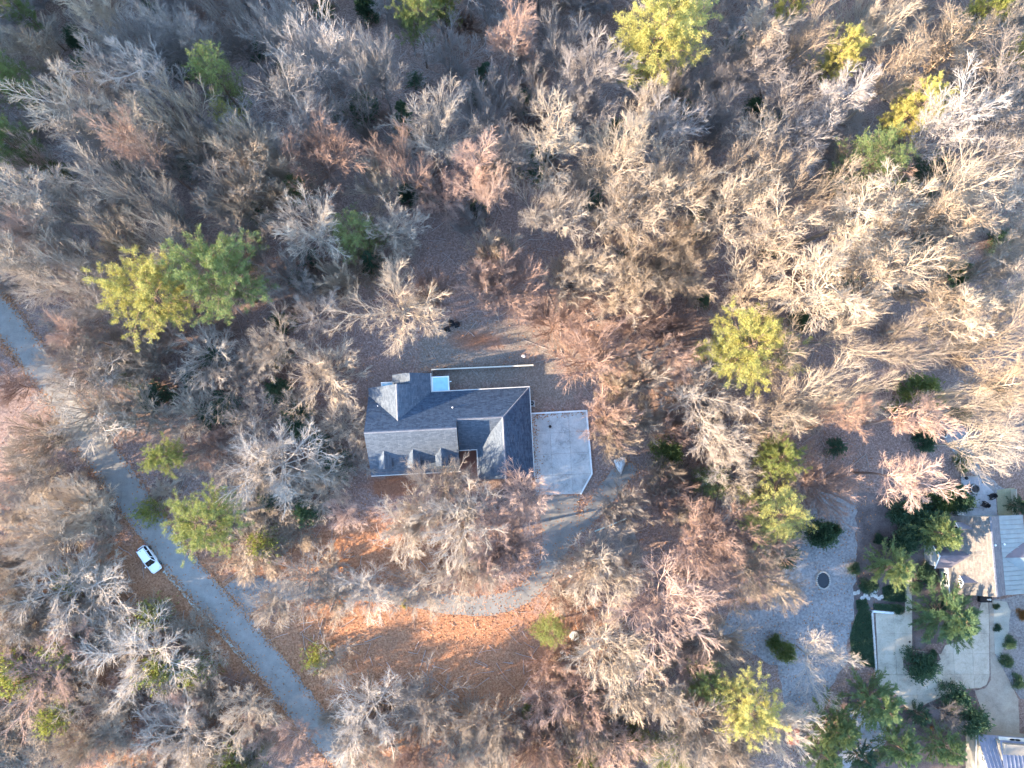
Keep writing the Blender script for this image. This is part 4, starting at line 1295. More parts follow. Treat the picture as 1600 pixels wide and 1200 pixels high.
# ------------------------------------------------------------------ evergreens, placed one by one
# crown centre in the photo, crown radius (px), variant, leaf tone, height (m), name, label
EV = [
    (1033, 62, 76, 'pine0', 'leaf_pine', 27, 'pine_tree', 'tallest golden green pine with ragged star shaped crown in the shaded wood'),
    (238, 452, 62, 'pine1', 'leaf_pine', 24, 'pine_tree', 'sunlit golden pine joined to a darker green pine near the road'),
    (335, 428, 66, 'pine2', 'leaf_holly', 24, 'pine_tree', 'darker green pine beside the sunlit golden pine near the road'),
    (1160, 537, 66, 'pine1', 'leaf_pine', 20, 'pine_tree', 'broad yellow green pine among pale bare trees beyond the concrete pad'),
    (1214, 805, 54, 'soft0', 'leaf_pine', 16, 'pine_tree', 'dense yellow pine at the corner of the gravel yard'),
    (1216, 716, 36, 'pine2', 'leaf_lime', 15, 'pine_tree', 'loose yellow green pine just uphill of the dense gravel yard pine'),
    (1316, 84, 34, 'pine2', 'leaf_pine', 22, 'pine_tree', 'small golden pine standing alone in the bluish far wood'),
    (1431, 172, 37, 'pine0', 'leaf_pine', 24, 'pine_tree', 'slim golden pine with visible pale trunk above the fuzzy olive pine'),
    (1366, 252, 57, 'soft0', 'leaf_holly', 22, 'pine_tree', 'wide fuzzy olive pine in the wood below the slim golden pine'),
    (1452, 275, 36, 'soft0', 'leaf_dark', 13, 'pine_tree', 'low blue green evergreen tucked against the wide fuzzy olive pine'),
    (1596, 82, 32, 'pine1', 'leaf_pine', 24, 'pine_tree', 'golden pine cut off by the wood edge near a leaning bare trunk'),
    (1546, 10, 32, 'pine2', 'leaf_lime', 23, 'pine_tree', 'green pine top at the far end of the bare swept wood'),
    (1240, 8, 28, 'pine1', 'leaf_lime', 20, 'pine_tree', 'bushy green pine at the far edge between the two golden pines'),
    (650, 14, 36, 'pine2', 'leaf_holly', 24, 'pine_tree', 'olive green pine at the far edge above the shaded hollow'),
    (692, 2, 24, 'pine0', 'leaf_lime', 21, 'pine_tree', 'thin yellow green pine touching the olive pine above the shaded hollow'),
    (340, 128, 40, 'soft0', 'leaf_holly', 22, 'pine_tree', 'soft sage green pine among grey bare crowns'),
    (356, 190, 24, 'pine1', 'leaf_pine', 15, 'pine_tree', 'small yellow topped pine below the soft sage green pine'),
    (12, 125, 34, 'pine2', 'leaf_holly', 22, 'pine_tree', 'green pine with a yellow tip at the outer wood edge'),
    (12, 222, 36, 'pine0', 'leaf_holly', 21, 'pine_tree', 'deep green pine among crossed bare trunks at the outer wood edge'),
    (88, 270, 16, 'shrub1', 'leaf_holly', 6, 'evergreen_shrub', 'lone green evergreen shrub between long bare trunks'),
    (18, 0, 26, 'pine1', 'leaf_holly', 22, 'pine_tree', 'dull green pine top in the far corner of the wood'),
    (140, 112, 22, 'soft0', 'leaf_dark', 14, 'pine_tree', 'dull grey green evergreen under slanting bare trunks'),
    (560, 368, 42, 'soft0', 'leaf_holly', 13, 'pine_tree', 'rounded bright green evergreen by the path into the back clearing'),
    (578, 408, 26, 'cedar0', 'leaf_dark', 9, 'evergreen_tree', 'dark green conical evergreen leaning on the rounded bright one'),
    (466, 300, 24, 'soft0', 'leaf_holly', 12, 'evergreen_tree', 'yellowish green evergreen half hidden under bare twigs'),
    (256, 711, 28, 'pine0', 'leaf_lime', 11, 'pine_tree', 'small lime green pine above the bright roadside pine'),
    (312, 812, 52, 'pine1', 'leaf_lime', 14, 'pine_tree', 'bright yellow green pine overhanging the road beside the white car'),
    (232, 800, 20, 'wisp0', 'leaf_lime', 4.8, 'evergreen_shrub', 'faint green shrub on the verge behind the white car'),
    (1162, 1112, 48, 'pine1', 'leaf_pine', 18, 'pine_tree', 'upright yellow pine above the rusty red shed'),
    (1104, 1068, 30, 'pine2', 'leaf_holly', 12, 'pine_tree', 'green pine bough beside the upright yellow pine'),
    (1046, 1184, 36, 'soft0', 'leaf_lime', 10, 'pine_tree', 'low mottled green pine at the near wood edge'),
    (995, 1155, 20, 'wisp0', 'leaf_lime', 5.6, 'evergreen_shrub', 'round orange tinged green shrub in the leaf litter clearing'),
    (912, 1182, 20, 'wisp0', 'leaf_lime', 4.8, 'evergreen_shrub', 'light green shrub among pinkish bare twigs at the near edge'),
    (926, 1196, 16, 'shrub1', 'leaf_pine', 4, 'evergreen_shrub', 'yellow green shrub touching the light green one at the near edge'),
    (832, 1116, 14, 'shrub2', 'leaf_holly', 4, 'evergreen_shrub', 'small green shrub at the end of the orange leaf bank'),
    (1045, 706, 24, 'shrub0', 'leaf_holly', 6, 'evergreen_shrub', 'bright green shrub downhill of the white boulder'),
    (1112, 752, 28, 'soft0', 'leaf_holly', 9, 'evergreen_tree', 'green evergreen under the pale leaning trunk'),
    (1400, 884, 44, 'cedar0', 'leaf_cedar', 11, 'cedar_tree', 'pale tipped feathery cedar by the walk to the tan roofed house'),
    (1474, 832, 42, 'cedar1', 'leaf_cedar', 12, 'cedar_tree', 'feathery cedar overhanging the corner of the tan shingle roof'),
    (1488, 964, 62, 'cedar0', 'leaf_cedar', 13, 'cedar_tree', 'largest feathery cedar, between the tan roofed house and concrete court'),
    (1374, 1100, 50, 'cedar1', 'leaf_cedar', 12, 'cedar_tree', 'broad glossy cedar overlapping the near edge of the concrete court'),
    (1308, 1140, 48, 'cedar0', 'leaf_holly', 12, 'cedar_tree', 'yellow green cedar beside the grey garden path'),
    (1410, 1172, 42, 'cedar1', 'leaf_cedar', 11, 'cedar_tree', 'feathery cedar between the garden path and the little brown shed'),
    (1480, 1168, 38, 'cedar0', 'leaf_cedar', 10, 'cedar_tree', 'star shaped cedar beside the blue metal roofed house'),
    (1290, 1185, 34, 'cedar1', 'leaf_cedar', 9, 'cedar_tree', 'dark cedar under the yellow green one by the garden path'),
    (1350, 1186, 28, 'cedar0', 'leaf_dark', 7, 'cedar_tree', 'low shaded cedar at the near end of the garden path'),
    (1520, 1127, 24, 'shrub1', 'leaf_dark', 4.5, 'evergreen_shrub', 'dark shrub touching the corner of the tan concrete drive'),
    (1495, 1092, 22, 'shrub0', 'leaf_dark', 4, 'evergreen_shrub', 'grey green shrub under the curved edge of the concrete court'),
    (1440, 1118, 20, 'cedar1', 'leaf_dark', 4, 'evergreen_shrub', 'dark low shrub beside the little brown shed'),
    (1440, 1040, 24, 'shrub1', 'leaf_dark', 4.5, 'magnolia_tree', 'glossy dark magnolia on the planting island in the court'),
    (1281, 838, 24, 'shrub0', 'leaf_dark', 4.5, 'evergreen_shrub', 'rounded dark shrub at the uphill edge of the gravel yard'),
    (1303, 828, 12, 'shrub1', 'leaf_dark', 4, 'evergreen_shrub', 'narrow dark shrub touching the rounded one on the gravel'),
    (1226, 868, 20, 'shrub2', 'leaf_dark', 4, 'evergreen_shrub', 'dark shrub under the dense yellow gravel yard pine'),
    (1211, 1004, 11, 'shrub1', 'leaf_holly', 2.4, 'evergreen_shrub', 'smaller of two clipped green shrubs on the gravel'),
    (1226, 1021, 17, 'shrub0', 'leaf_holly', 3.2, 'evergreen_shrub', 'larger of two clipped green shrubs on the gravel'),
    (1336, 889, 9, 'shrub1', 'leaf_dark', 1.8, 'evergreen_shrub', 'little dark bush on the gravel edge level with the pond'),
    (1358, 914, 13, 'shrub2', 'leaf_dark', 1.8, 'evergreen_shrub', 'spiky dark bush beside the stone steps'),
    (1372, 842, 8, 'shrub0', 'leaf_dark', 1.6, 'evergreen_shrub', 'tiny dark bush alone in the mulch above the pale tipped cedar'),
    (1412, 842, 24, 'shrub0', 'leaf_dark', 3.6, 'evergreen_shrub', 'dark laurel behind the pale tipped feathery cedar'),
    (1436, 812, 30, 'shrub1', 'leaf_dark', 4.2, 'evergreen_shrub', 'large dark laurel uphill of the roof corner cedar'),
    (1412, 796, 22, 'shrub2', 'leaf_dark', 4, 'evergreen_shrub', 'dark shrub under the bare tree beside the laurels'),
    (1474, 779, 22, 'shrub0', 'leaf_holly', 3.6, 'evergreen_shrub', 'light topped shrub at the edge of the fire pit patio'),
    (1500, 781, 20, 'shrub2', 'leaf_dark', 4, 'evergreen_shrub', 'deep green shrub overlapping the fire pit patio'),
    (1404, 951, 9, 'shrub0', 'leaf_dark', 1.6, 'evergreen_shrub', 'round dark bush at the end of the low white wall'),
    (1432, 918, 10, 'shrub1', 'leaf_dark', 1.4, 'evergreen_shrub', 'dim bush in the mulch beside the concrete walk'),
    (1452, 895, 16, 'shrub2', 'leaf_dark', 2.0, 'evergreen_shrub', 'dark shrub below the plum gable of the tan roofed house'),
    (1457, 1022, 7, 'shrub0', 'leaf_dark', 1.2, 'evergreen_shrub', 'tiny shrub beside the magnolia on the planting island'),
    (1577, 1004, 10, 'shrub0', 'leaf_dark', 1.8, 'evergreen_shrub', 'round dark bush on the pebble bed edge, first from the metal porch'),
    (1573, 1034, 10, 'shrub1', 'leaf_dark', 1.8, 'evergreen_shrub', 'round dark bush on the side gravel, second from the metal porch'),
    (1590, 1066, 10, 'shrub2', 'leaf_dark', 1.8, 'evergreen_shrub', 'round dark bush on the side gravel, third from the metal porch'),
    (1598, 962, 9, 'shrub0', 'leaf_russet', 1.8, 'evergreen_shrub', 'orange leaved round bush on the side gravel'),
    (1557, 947, 5, 'shrub2', 'leaf_dark', 0.7, 'evergreen_shrub', 'small grey tuft on the pebble bed by the black box'),
    (1559, 981, 6, 'shrub1', 'leaf_dark', 0.7, 'evergreen_shrub', 'small grey tuft halfway along the pebble bed'),
    (1475, 945, 10, 'shrub1', 'leaf_dark', 1.5, 'evergreen_shrub', 'dark bush between the house wall and the largest cedar'),
    (1440, 618, 34, 'shrub0', 'leaf_holly', 4, 'evergreen_shrub', 'wide green thicket beneath the pale leaning trunk'),
    (1503, 650, 16, 'shrub1', 'leaf_dark', 2.4, 'evergreen_shrub', 'green shrub beside the gravel path above the raised bed'),
    (1450, 685, 18, 'shrub2', 'leaf_dark', 2.6, 'evergreen_shrub', 'green shrub beside the timber raised bed'),
    (1392, 634, 10, 'shrub0', 'leaf_lime', 2.4, 'evergreen_shrub', 'small lime bush at the edge of the mulched glade'),
    (1505, 722, 14, 'shrub1', 'leaf_holly', 2.2, 'evergreen_shrub', 'lime green shrub near the top of the fire pit patio'),
    (1597, 790, 18, 'cedar1', 'leaf_dark', 5, 'evergreen_shrub', 'dark hedge shrub behind the small pale lawn'),
    (101, 1014, 28, 'wisp0', 'leaf_lime', 5.6, 'evergreen_shrub', 'pale green shrub in the scrub across the road'),
    (18, 1050, 36, 'wisp1', 'leaf_lime', 6.6, 'evergreen_shrub', 'wide yellow green shrub deep in the scrub across the road'),
    (238, 960, 24, 'wisp0', 'leaf_lime', 4.8, 'evergreen_shrub', 'yellow green shrub on the bank below the white car'),
    (250, 1046, 30, 'wisp0', 'leaf_lime', 5.6, 'evergreen_shrub', 'yellow green shrub beneath a grey spreading roadside tree'),
    (308, 1052, 26, 'wisp1', 'leaf_lime', 4.8, 'evergreen_shrub', 'green shrub nearest the road in the scrub'),
    (92, 1122, 28, 'wisp0', 'leaf_lime', 5.6, 'evergreen_shrub', 'bright lime shrub at the near edge of the scrub'),
    (372, 1192, 34, 'wisp0', 'leaf_lime', 5.6, 'evergreen_shrub', 'lime green shrub beside the near end of the road'),
    (110, 908, 24, 'wisp1', 'leaf_lime', 3.7, 'evergreen_shrub', 'olive shrub under grey twigs across the road'),
    (412, 848, 24, 'wisp0', 'leaf_lime', 4.8, 'evergreen_shrub', 'pale green shrub uphill of the driveway mouth'),
    (496, 1028, 20, 'wisp0', 'leaf_lime', 3.7, 'evergreen_shrub', 'green shrub between the road and the orange leaf bank'),
    (633, 944, 6, 'shrub1', 'leaf_pine', 2, 'evergreen_shrub', 'tiny bright yellow bush beside the driveway'),
    (856, 985, 26, 'soft0', 'leaf_lime', 9, 'evergreen_tree', 'loose yellow green evergreen beside the pale round lids'),
    (630, 182, 24, 'cedar0', 'leaf_dark', 11, 'evergreen_tree', 'small dark cone shaped evergreen in the shaded hollow'),
    (434, 616, 24, 'shrub0', 'leaf_dark', 4, 'evergreen_shrub', 'dark shrub downhill of the round dense tree near the house'),
    (462, 656, 26, 'shrub1', 'leaf_dark', 4, 'evergreen_shrub', 'dark shrub along the fallen log, nearer the house'),
    (523, 728, 26, 'shrub2', 'leaf_dark', 4, 'evergreen_shrub', 'dark shrub beside the front corner of the grey roofed house'),
    (1062, 158, 40, 'cedar1', 'leaf_dark', 9, 'evergreen_tree', 'dark green mass under the tallest golden pine'),
]
MANY_DARK = [(570, 14, 24), (405, 76, 22), (448, 112, 24), (505, 12, 20), (760, 112, 20), (742, 146, 20), (566, 170, 28), (520, 175, 20), (648, 122, 18), (832, 96, 22), (820, 160, 24), (832, 262, 28), (848, 245, 22),
             (926, 312, 22), (1086, 346, 24), (1152, 66, 22), (1182, 172, 24), (1215, 185, 22), (1205, 388, 20), (960, 200, 24), (770, 260, 22), (745, 330, 20), (440, 500, 20), (482, 405, 20), (400, 330, 22),
             (200, 580, 26), (240, 622, 28), (345, 645, 34), (300, 592, 24), (330, 560, 22), (120, 60, 20), (235, 20, 22), (90, 140, 18), (290, 255, 22), (190, 262, 20), (470, 440, 20), (500, 690, 18), (440, 560, 18),
             (1330, 440, 22), (1440, 380, 24), (1500, 430, 22), (1250, 500, 18), (1560, 380, 22), (1310, 700, 18), (1100, 660, 16), (420, 780, 20), (480, 800, 22), (640, 300, 20), (985, 395, 20), (1100, 465, 16), (1560, 620, 22), (280, 110, 18)]
RE = random.Random(5)
for px, py, r, key, tone, h, nm, lab in EV:
    if nm == 'cedar_tree': h *= 0.75
    v = VAR[key]
    x, y = PG(px, py, v['zc'] / v['H'] * h)
    zc = v['zc'] / v['H'] * h
    rm = r * (CAM_H - zc) / F_PX * (0.80 if key[:5] == 'cedar' else 1.08 if key[:4] == 'pine' else 1.0)
    cat = {'pine_tree': 'pine', 'cedar_tree': 'cedar', 'evergreen_tree': 'evergreen', 'evergreen_shrub': 'shrub', 'magnolia_tree': 'magnolia'}[nm]
    plant(nm, key, x, y, rm, h, RE.uniform(0, 6.28), tone, lab, cat, None)
# ------------------------------------------------------------------ bare trees
# crown centre (px), crown radius (px), form, tone, height or 0 for the usual height there
BT = [
    (60, 60, 48, 't', 'tan', 0), (130, 22, 42, 't', 'tan', 0), (200, 72, 60, 'o', 'grey', 22), (248, 105, 50, 't', 'grey', 0), (266, 40, 50, 'f', 'grey', 0), (310, 62, 46, 't', 'grey', 0), (372, 45, 52, 'o', 'grey', 22),
    (165, 105, 45, 't', 'grey', 0), (108, 182, 55, 't', 'pale', 0), (152, 168, 48, 'f', 'pale', 0), (196, 190, 50, 't', 'pale', 0), (270, 192, 56, 'o', 'tan', 22), (302, 232, 42, 'r', 'pale', 17), (206, 214, 36, 't', 'pink', 27),
    (60, 300, 56, 't', 'pale', 0), (122, 312, 52, 'f', 'pale', 0), (190, 290, 50, 'o', 'pale', 20), (242, 322, 52, 'f', 'pale', 0), (30, 352, 50, 'o', 'pink', 20), (100, 370, 50, 'f', 'pale', 0), (168, 372, 50, 'o', 'tan', 19), (240, 378, 46, 'f', 'pale', 20),
    (380, 232, 52, 'o', 'tan', 19), (368, 312, 58, 'o', 'pale', 18), (432, 42, 52, 'o', 'grey', 22), (490, 92, 66, 'o', 'grey', 23), (545, 68, 50, 'f', 'grey', 0), (592, 112, 60, 'o', 'grey', 22), (556, 150, 46, 'f', 'grey', 20), (440, 132, 52, 'f', 'grey', 0),
    (470, 192, 52, 'f', 'grey', 20), (500, 246, 62, 'o', 'pink', 19), (440, 272, 50, 'r', 'tan', 15), (622, 240, 46, 'f', 'pink', 21), (590, 282, 44, 'r', 'tan', 14), (690, 198, 62, 'o', 'pale', 18), (748, 182, 46, 'r', 'grey', 15), (752, 250, 42, 't', 'pink', 20),
    (795, 240, 50, 'o', 'grey', 17), (690, 300, 46, 'o', 'pink', 12), (602, 342, 54, 'o', 'pale', 15), (480, 352, 62, 'o', 'pale', 17), (400, 292, 50, 'o', 'tan', 18), (790, 46, 44, 't', 'pink', 24), (770, 142, 40, 'r', 'grey', 14), (700, 82, 55, 'o', 'grey', 15),
    (740, 342, 36, 'r', 'grey', 9), (768, 392, 46, 'r', 'tan', 12), (812, 90, 50, 'o', 'grey', 18), (880, 62, 46, 'f', 'grey', 22), (930, 112, 60, 'o', 'grey', 20), (902, 162, 46, 'r', 'grey', 15), (860, 215, 52, 't', 'tan', 23), (946, 250, 60, 'f', 'tan', 22), (1000, 222, 28, 't', 'tan', 25),
    (1042, 212, 60, 'o', 'grey', 17), (1122, 192, 52, 'o', 'grey', 17), (1170, 100, 60, 'o', 'grey', 20), (1102, 62, 50, 'f', 'grey', 20), (1056, 282, 66, 'o', 'tan', 20), (1112, 272, 50, 'f', 'tan', 21), (1000, 322, 70, 'o', 'tan', 19), (958, 332, 50, 'o', 'pale', 17),
    (882, 332, 52, 'o', 'pale', 16), (840, 322, 50, 'f', 'pale', 17), (1152, 322, 66, 'o', 'tan', 21), (1192, 232, 46, 'f', 'pale', 20), (1072, 385, 48, 'o', 'tan', 18), (1212, 40, 46, 't', 'tan', 24), (1252, 60, 48, 'f', 'tan', 0), (1362, 32, 60, 'o', 'tan', 23), (1480, 60, 76, 't', 'tan', 0),
    (1545, 105, 66, 't', 'grey', 0), (1240, 160, 56, 'o', 'grey', 18), (1270, 205, 60, 'o', 'grey', 17), (1342, 150, 46, 't', 'grey', 23), (1415, 95, 50, 't', 'tan', 25), (1502, 182, 56, 't', 'grey', 0), (1568, 162, 56, 't', 'grey', 0), (1540, 252, 60, 'f', 'grey', 22), (1590, 228, 50, 't', 'pale', 24),
    (1272, 302, 70, 'f', 'tan', 24), (1332, 322, 66, 't', 'tan', 25), (1410, 330, 60, 't', 'tan', 25), (1500, 302, 66, 'f', 'tan', 0), (1472, 352, 66, 't', 'tan', 0), (1562, 332, 60, 't', 'pale', 0), (1222, 362, 60, 't', 'tan', 24), (1352, 382, 66, 't', 'tan', 26),
    (58, 440, 56, 'f', 'pale', 18), (110, 425, 56, 'o', 'pale', 18), (145, 472, 54, 'o', 'grey', 16), (22, 402, 46, 't', 'pale', 22), (182, 522, 46, 'o', 'pale', 13), (128, 560, 58, 'o', 'pale', 14), (118, 630, 80, 'o', 'pale', 13), (58, 682, 56, 'o', 'tan', 13), (38, 745, 50, 'o', 'pale', 13),
    (172, 652, 46, 'r', 'tan', 11), (220, 558, 46, 'o', 'pale', 13), (214, 640, 44, 'r', 'tan', 10), (322, 550, 54, 'o', 'pale', 13), (362, 602, 50, 'o', 'pale', 12), (300, 645, 46, 'r', 'tan', 11), (256, 662, 40, 'r', 'pale', 9), (388, 722, 58, 'o', 'pale', 13),
    (442, 432, 54, 'o', 'grey', 14), (530, 432, 42, 'r', 'tan', 12), (507, 580, 58, 'r', 'tan', 13), (617, 478, 80, 'o', 'tan', 17), (676, 458, 40, 'r', 'pink', 12), (432, 535, 46, 'o', 'pale', 13), (485, 488, 46, 'o', 'grey', 12), (402, 560, 44, 'r', 'pale', 11), (460, 640, 36, 'r', 'tan', 9),
    (432, 728, 82, 'o', 'pale', 15), (532, 662, 40, 'r', 'tan', 9), (510, 745, 38, 'r', 'tan', 9), (400, 655, 48, 'o', 'pale', 12), (757, 432, 42, 'r', 'pink', 13), (795, 440, 58, 'r', 'pink', 14), (690, 772, 64, 'o', 'pale', 14), (745, 805, 78, 'o', 'pale', 16), (655, 805, 48, 'r', 'pale', 12),
    (626, 830, 46, 'o', 'pale', 12), (782, 842, 66, 'o', 'pink', 15), (822, 775, 46, 'o', 'pink', 15), (652, 918, 54, 'o', 'pale', 13), (715, 885, 62, 'o', 'pale', 15), (800, 862, 42, 'o', 'pink', 13), (755, 895, 34, 'r', 'pink', 10),
    (868, 502, 54, 'r', 'pink', 10), (930, 556, 62, 'r', 'pink', 16), (972, 452, 52, 'o', 'tan', 15), (884, 432, 48, 'r', 'tan', 12), (1002, 420, 62, 'o', 'tan', 18), (922, 425, 46, 'o', 'tan', 14), (1062, 420, 54, 'o', 'tan', 17), (1012, 590, 46, 'r', 'pale', 14), (957, 650, 46, 'r', 'pink', 16), (960, 680, 40, 'r', 'tan', 14),
    (1112, 615, 78, 'o', 'pale', 16), (1060, 545, 44, 'o', 'pink', 14), (1048, 512, 36, 'r', 'pink', 10), (1132, 668, 52, 'o', 'pale', 15), (1012, 652, 38, 'r', 'tan', 9), (1035, 740, 32, 'r', 'tan', 9), (1150, 742, 48, 'o', 'pale', 14), (976, 794, 46, 'r', 'pale', 14), (1040, 778, 42, 'r', 'pink', 11), (1190, 660, 46, 'f', 'tan', 18),
    (1290, 452, 78, 't', 'tan', 28), (1382, 432, 76, 't', 'tan', 29), (1452, 425, 68, 't', 'tan', 28), (1335, 505, 58, 'f', 'tan', 24), (1425, 525, 60, 'f', 'pale', 25), (1545, 538, 70, 'f', 'tan', 28), (1282, 618, 68, 'f', 'tan', 22), (1352, 625, 46, 'f', 'tan', 21), (1232, 632, 50, 'f', 'tan', 20),
    (1340, 664, 38, 't', 'pink', 24), (1432, 655, 46, 't', 'pink', 20), (1570, 640, 54, 'f', 'pale', 27), (1585, 595, 48, 't', 'tan', 27), (1565, 690, 54, 'f', 'pale', 25), (1420, 742, 50, 't', 'pink', 19), (1292, 762, 58, 'o', 'pink', 13), (1590, 470, 50, 't', 'pale', 28), (1185, 450, 54, 'o', 'tan', 19), (1230, 545, 50, 'f', 'tan', 21), (1500, 480, 56, 't', 'tan', 27),
    (110, 932, 88, 'o', 'pale', 12), (228, 1032, 80, 'o', 'pale', 12), (282, 1150, 68, 'o', 'pale', 13), (58, 852, 58, 'o', 'pale', 12), (38, 962, 56, 'o', 'tan', 11), (170, 990, 46, 'o', 'tan', 9), (58, 1062, 66, 'o', 'pink', 11), (152, 1110, 50, 'o', 'tan', 10), (320, 1085, 36, 'o', 'tan', 9), (120, 800, 50, 'o', 'tan', 11), (160, 912, 36, 'o', 'tan', 7),
    (475, 905, 52, 'o', 'pale', 12), (425, 945, 36, 'o', 'pale', 11), (572, 928, 46, 'o', 'pale', 11), (520, 935, 40, 'r', 'tan', 9), (520, 1040, 36, 'o', 'tan', 7), (582, 1112, 66, 'o', 'pale', 13), (662, 1112, 62, 'o', 'pale', 12), (705, 1152, 58, 'o', 'tan', 12), (780, 1142, 50, 'o', 'pale', 12), (560, 1175, 50, 'o', 'pale', 12),
    (935, 886, 62, 'r', 'pale', 14), (1050, 952, 78, 'o', 'pink', 16), (952, 1012, 68, 'o', 'tan', 15), (985, 1082, 56, 'o', 'tan', 13), (1042, 1098, 36, 'o', 'pale', 12), (868, 1045, 40, 'r', 'pink', 9), (920, 1092, 56, 'o', 'pink', 12), (1150, 832, 66, 'o', 'pink', 15), (1100, 855, 56, 'o', 'pink', 14), (1190, 902, 54, 'o', 'tan', 13), (1110, 1152, 68, 'o', 'pale', 14), (1165, 1180, 50, 'o', 'pale', 13),
    (850, 1172, 56, 'o', 'pink', 11), (905, 1140, 46, 'o', 'tan', 11), (965, 1175, 50, 'o', 'pink', 11), (1236, 920, 34, 'f', 'tan', 11), (1292, 1040, 56, 'f', 'pale', 14), (1225, 1140, 50, 'o', 'pale', 13), (1485, 1122, 26, 'r', 'grey', 5), (1005, 500, 40, 'r', 'pink', 10), (1090, 905, 46, 'o', 'pink', 12), (905, 958, 30, 'o', 'pink', 7),
]
def widen(poly_l, poly_r, d):
    return [(a - d, b) for a, b in poly_l] + [(a + d, b) for a, b in poly_r[::-1]]


NOTREE = [widen(ROAD_L, ROAD_R, 24), DRIVE, [(180, 830), (290, 830), (290, 930), (180, 920)],
          [(350, 880), (480, 890), (620, 895), (740, 912), (820, 890), (840, 760), (1000, 700), (1000, 800), (900, 870), (860, 950), (760, 985), (600, 960), (400, 965)],
          [(545, 570), (640, 545), (690, 430), (690, 300), (770, 320), (740, 410), (860, 520), (920, 590), (930, 640), (840, 660), (570, 610)],
          [(545, 575), (930, 600), (1015, 690), (1010, 900), (930, 850), (560, 770)],
          [(420, 960), (860, 960), (860, 1060), (800, 1115), (640, 1085), (500, 1085)],
          [(1140, 960), (1260, 780), (1370, 700), (1470, 640), (1640, 640), (1640, 1240), (1270, 1240), (1200, 1050)]]


def usual_height(px, py, rnd):
    if px > 1180 and py < 720: h = 26
    elif py < 340: h = 24
    elif px < 560 and py < 540: h = 18
    elif py < 760: h = 13
    else: h = 12
    return h * rnd.uniform(0.9, 1.1)


RB = random.Random(21)
placed = []
for px, py, r, f, tone, h in BT:
    h = h or usual_height(px, py, RB)
    if 1000 < px < 1260 and 780 < py: h *= 1.2
    if px < 720 and py > 900: h *= 0.66
    if 250 < px < 575 and 540 < py < 860: h *= 0.68
    placed.append((px, py, r * (1.12 if py < 330 else 1.04), f, tone, h))
tries = 0
while len(placed) < 272 and tries < 6000:
    tries += 1
    px, py = RB.uniform(-20, 1620), RB.uniform(-20, 1215)
    if any(in_poly(px, py, q) for q in NOTREE): continue
    if min(math.hypot(px - q[0], py - q[1]) / (0.5 * (q[2] + 40)) for q in placed) < 0.92: continue
    h = usual_height(px, py, RB) * RB.uniform(0.6, 0.95)
    if 250 < px < 575 and 480 < py < 860: h *= 0.68
    tone = RB.choice(['grey', 'grey', 'pale']) if py < 230 else RB.choice(['pale', 'tan', 'pink'] if py < 700 else ['pale', 'pink', 'tan'])
    placed.append((px, py, RB.uniform(32, 46), RB.choice('toff') if h > 14 else RB.choice('oor'), tone, h))
FORM = {'o': ('oak', 4), 't': ('tall', 4), 'f': ('fork', 2), 'r': ('round', 3), 'n': ('fan', 3)}
FWORD = {'n': 'fan crowned', 'o': 'spreading', 't': 'tall', 'f': 'forked', 'r': 'rounded'}
TWORD = {'grey': 'grey', 'pale': 'pale', 'tan': 'tan', 'pink': 'pinkish'}

# what a tree can be pointed out by: phrase and place in the photo
MARKS = [('the white car', 232, 873), ('the white boulder', 969, 725), ('the stone ring', 990, 890), ('the round pond', 1287, 907), ('the concrete pad', 925, 690), ('the back fence', 755, 565),
         ('the house dormers', 650, 740), ('the garage wing', 810, 770), ('the pale round lids', 898, 995), ('the rusty red shed', 1240, 1150), ('the black chairs', 710, 512), ('the fire pit patio', 1525, 745),
         ('the timber raised bed', 1474, 675), ('the little brown shed', 1453, 1117), ('the driveway mouth', 400, 930), ('the driveway bend', 850, 920), ('the fallen log', 1118, 724), ('the planting island', 1440, 1040)]
SHORT = {0: 'the tallest golden pine', 1: 'the golden pine by the road', 2: 'the darker roadside pine', 3: 'the broad yellow green pine', 4: 'the dense yellow gravel yard pine', 5: 'the loose yellow green pine', 6: 'the lone small golden pine',
         7: 'the slim golden pine', 8: 'the fuzzy olive pine', 9: 'the low blue green evergreen', 10: 'the cut off golden pine', 11: 'the green pine top in the swept wood', 12: 'the bushy green far pine', 13: 'the olive pine above the hollow',
         15: 'the soft sage pine', 16: 'the small yellow topped pine', 17: 'the green pine with yellow tip', 18: 'the deep green pine by crossed trunks', 20: 'the dull green corner pine', 22: 'the rounded bright evergreen', 24: 'the yellowish half hidden evergreen',
         25: 'the small lime pine', 26: 'the bright pine over the road', 28: 'the upright yellow pine', 30: 'the low mottled pine', 31: 'the orange tinged round shrub', 81: 'the pale shrub across the road', 82: 'the wide yellow green scrub shrub',
         86: 'the bright lime near shrub', 87: 'the lime shrub by the road end', 91: 'the shrub by the orange bank', 94: 'the dark cone evergreen', 89: 'the pale shrub above the driveway'}
for i, ph in SHORT.items():
    MARKS.append((ph, EV[i][0], EV[i][1]))
DARK_RANK = {}
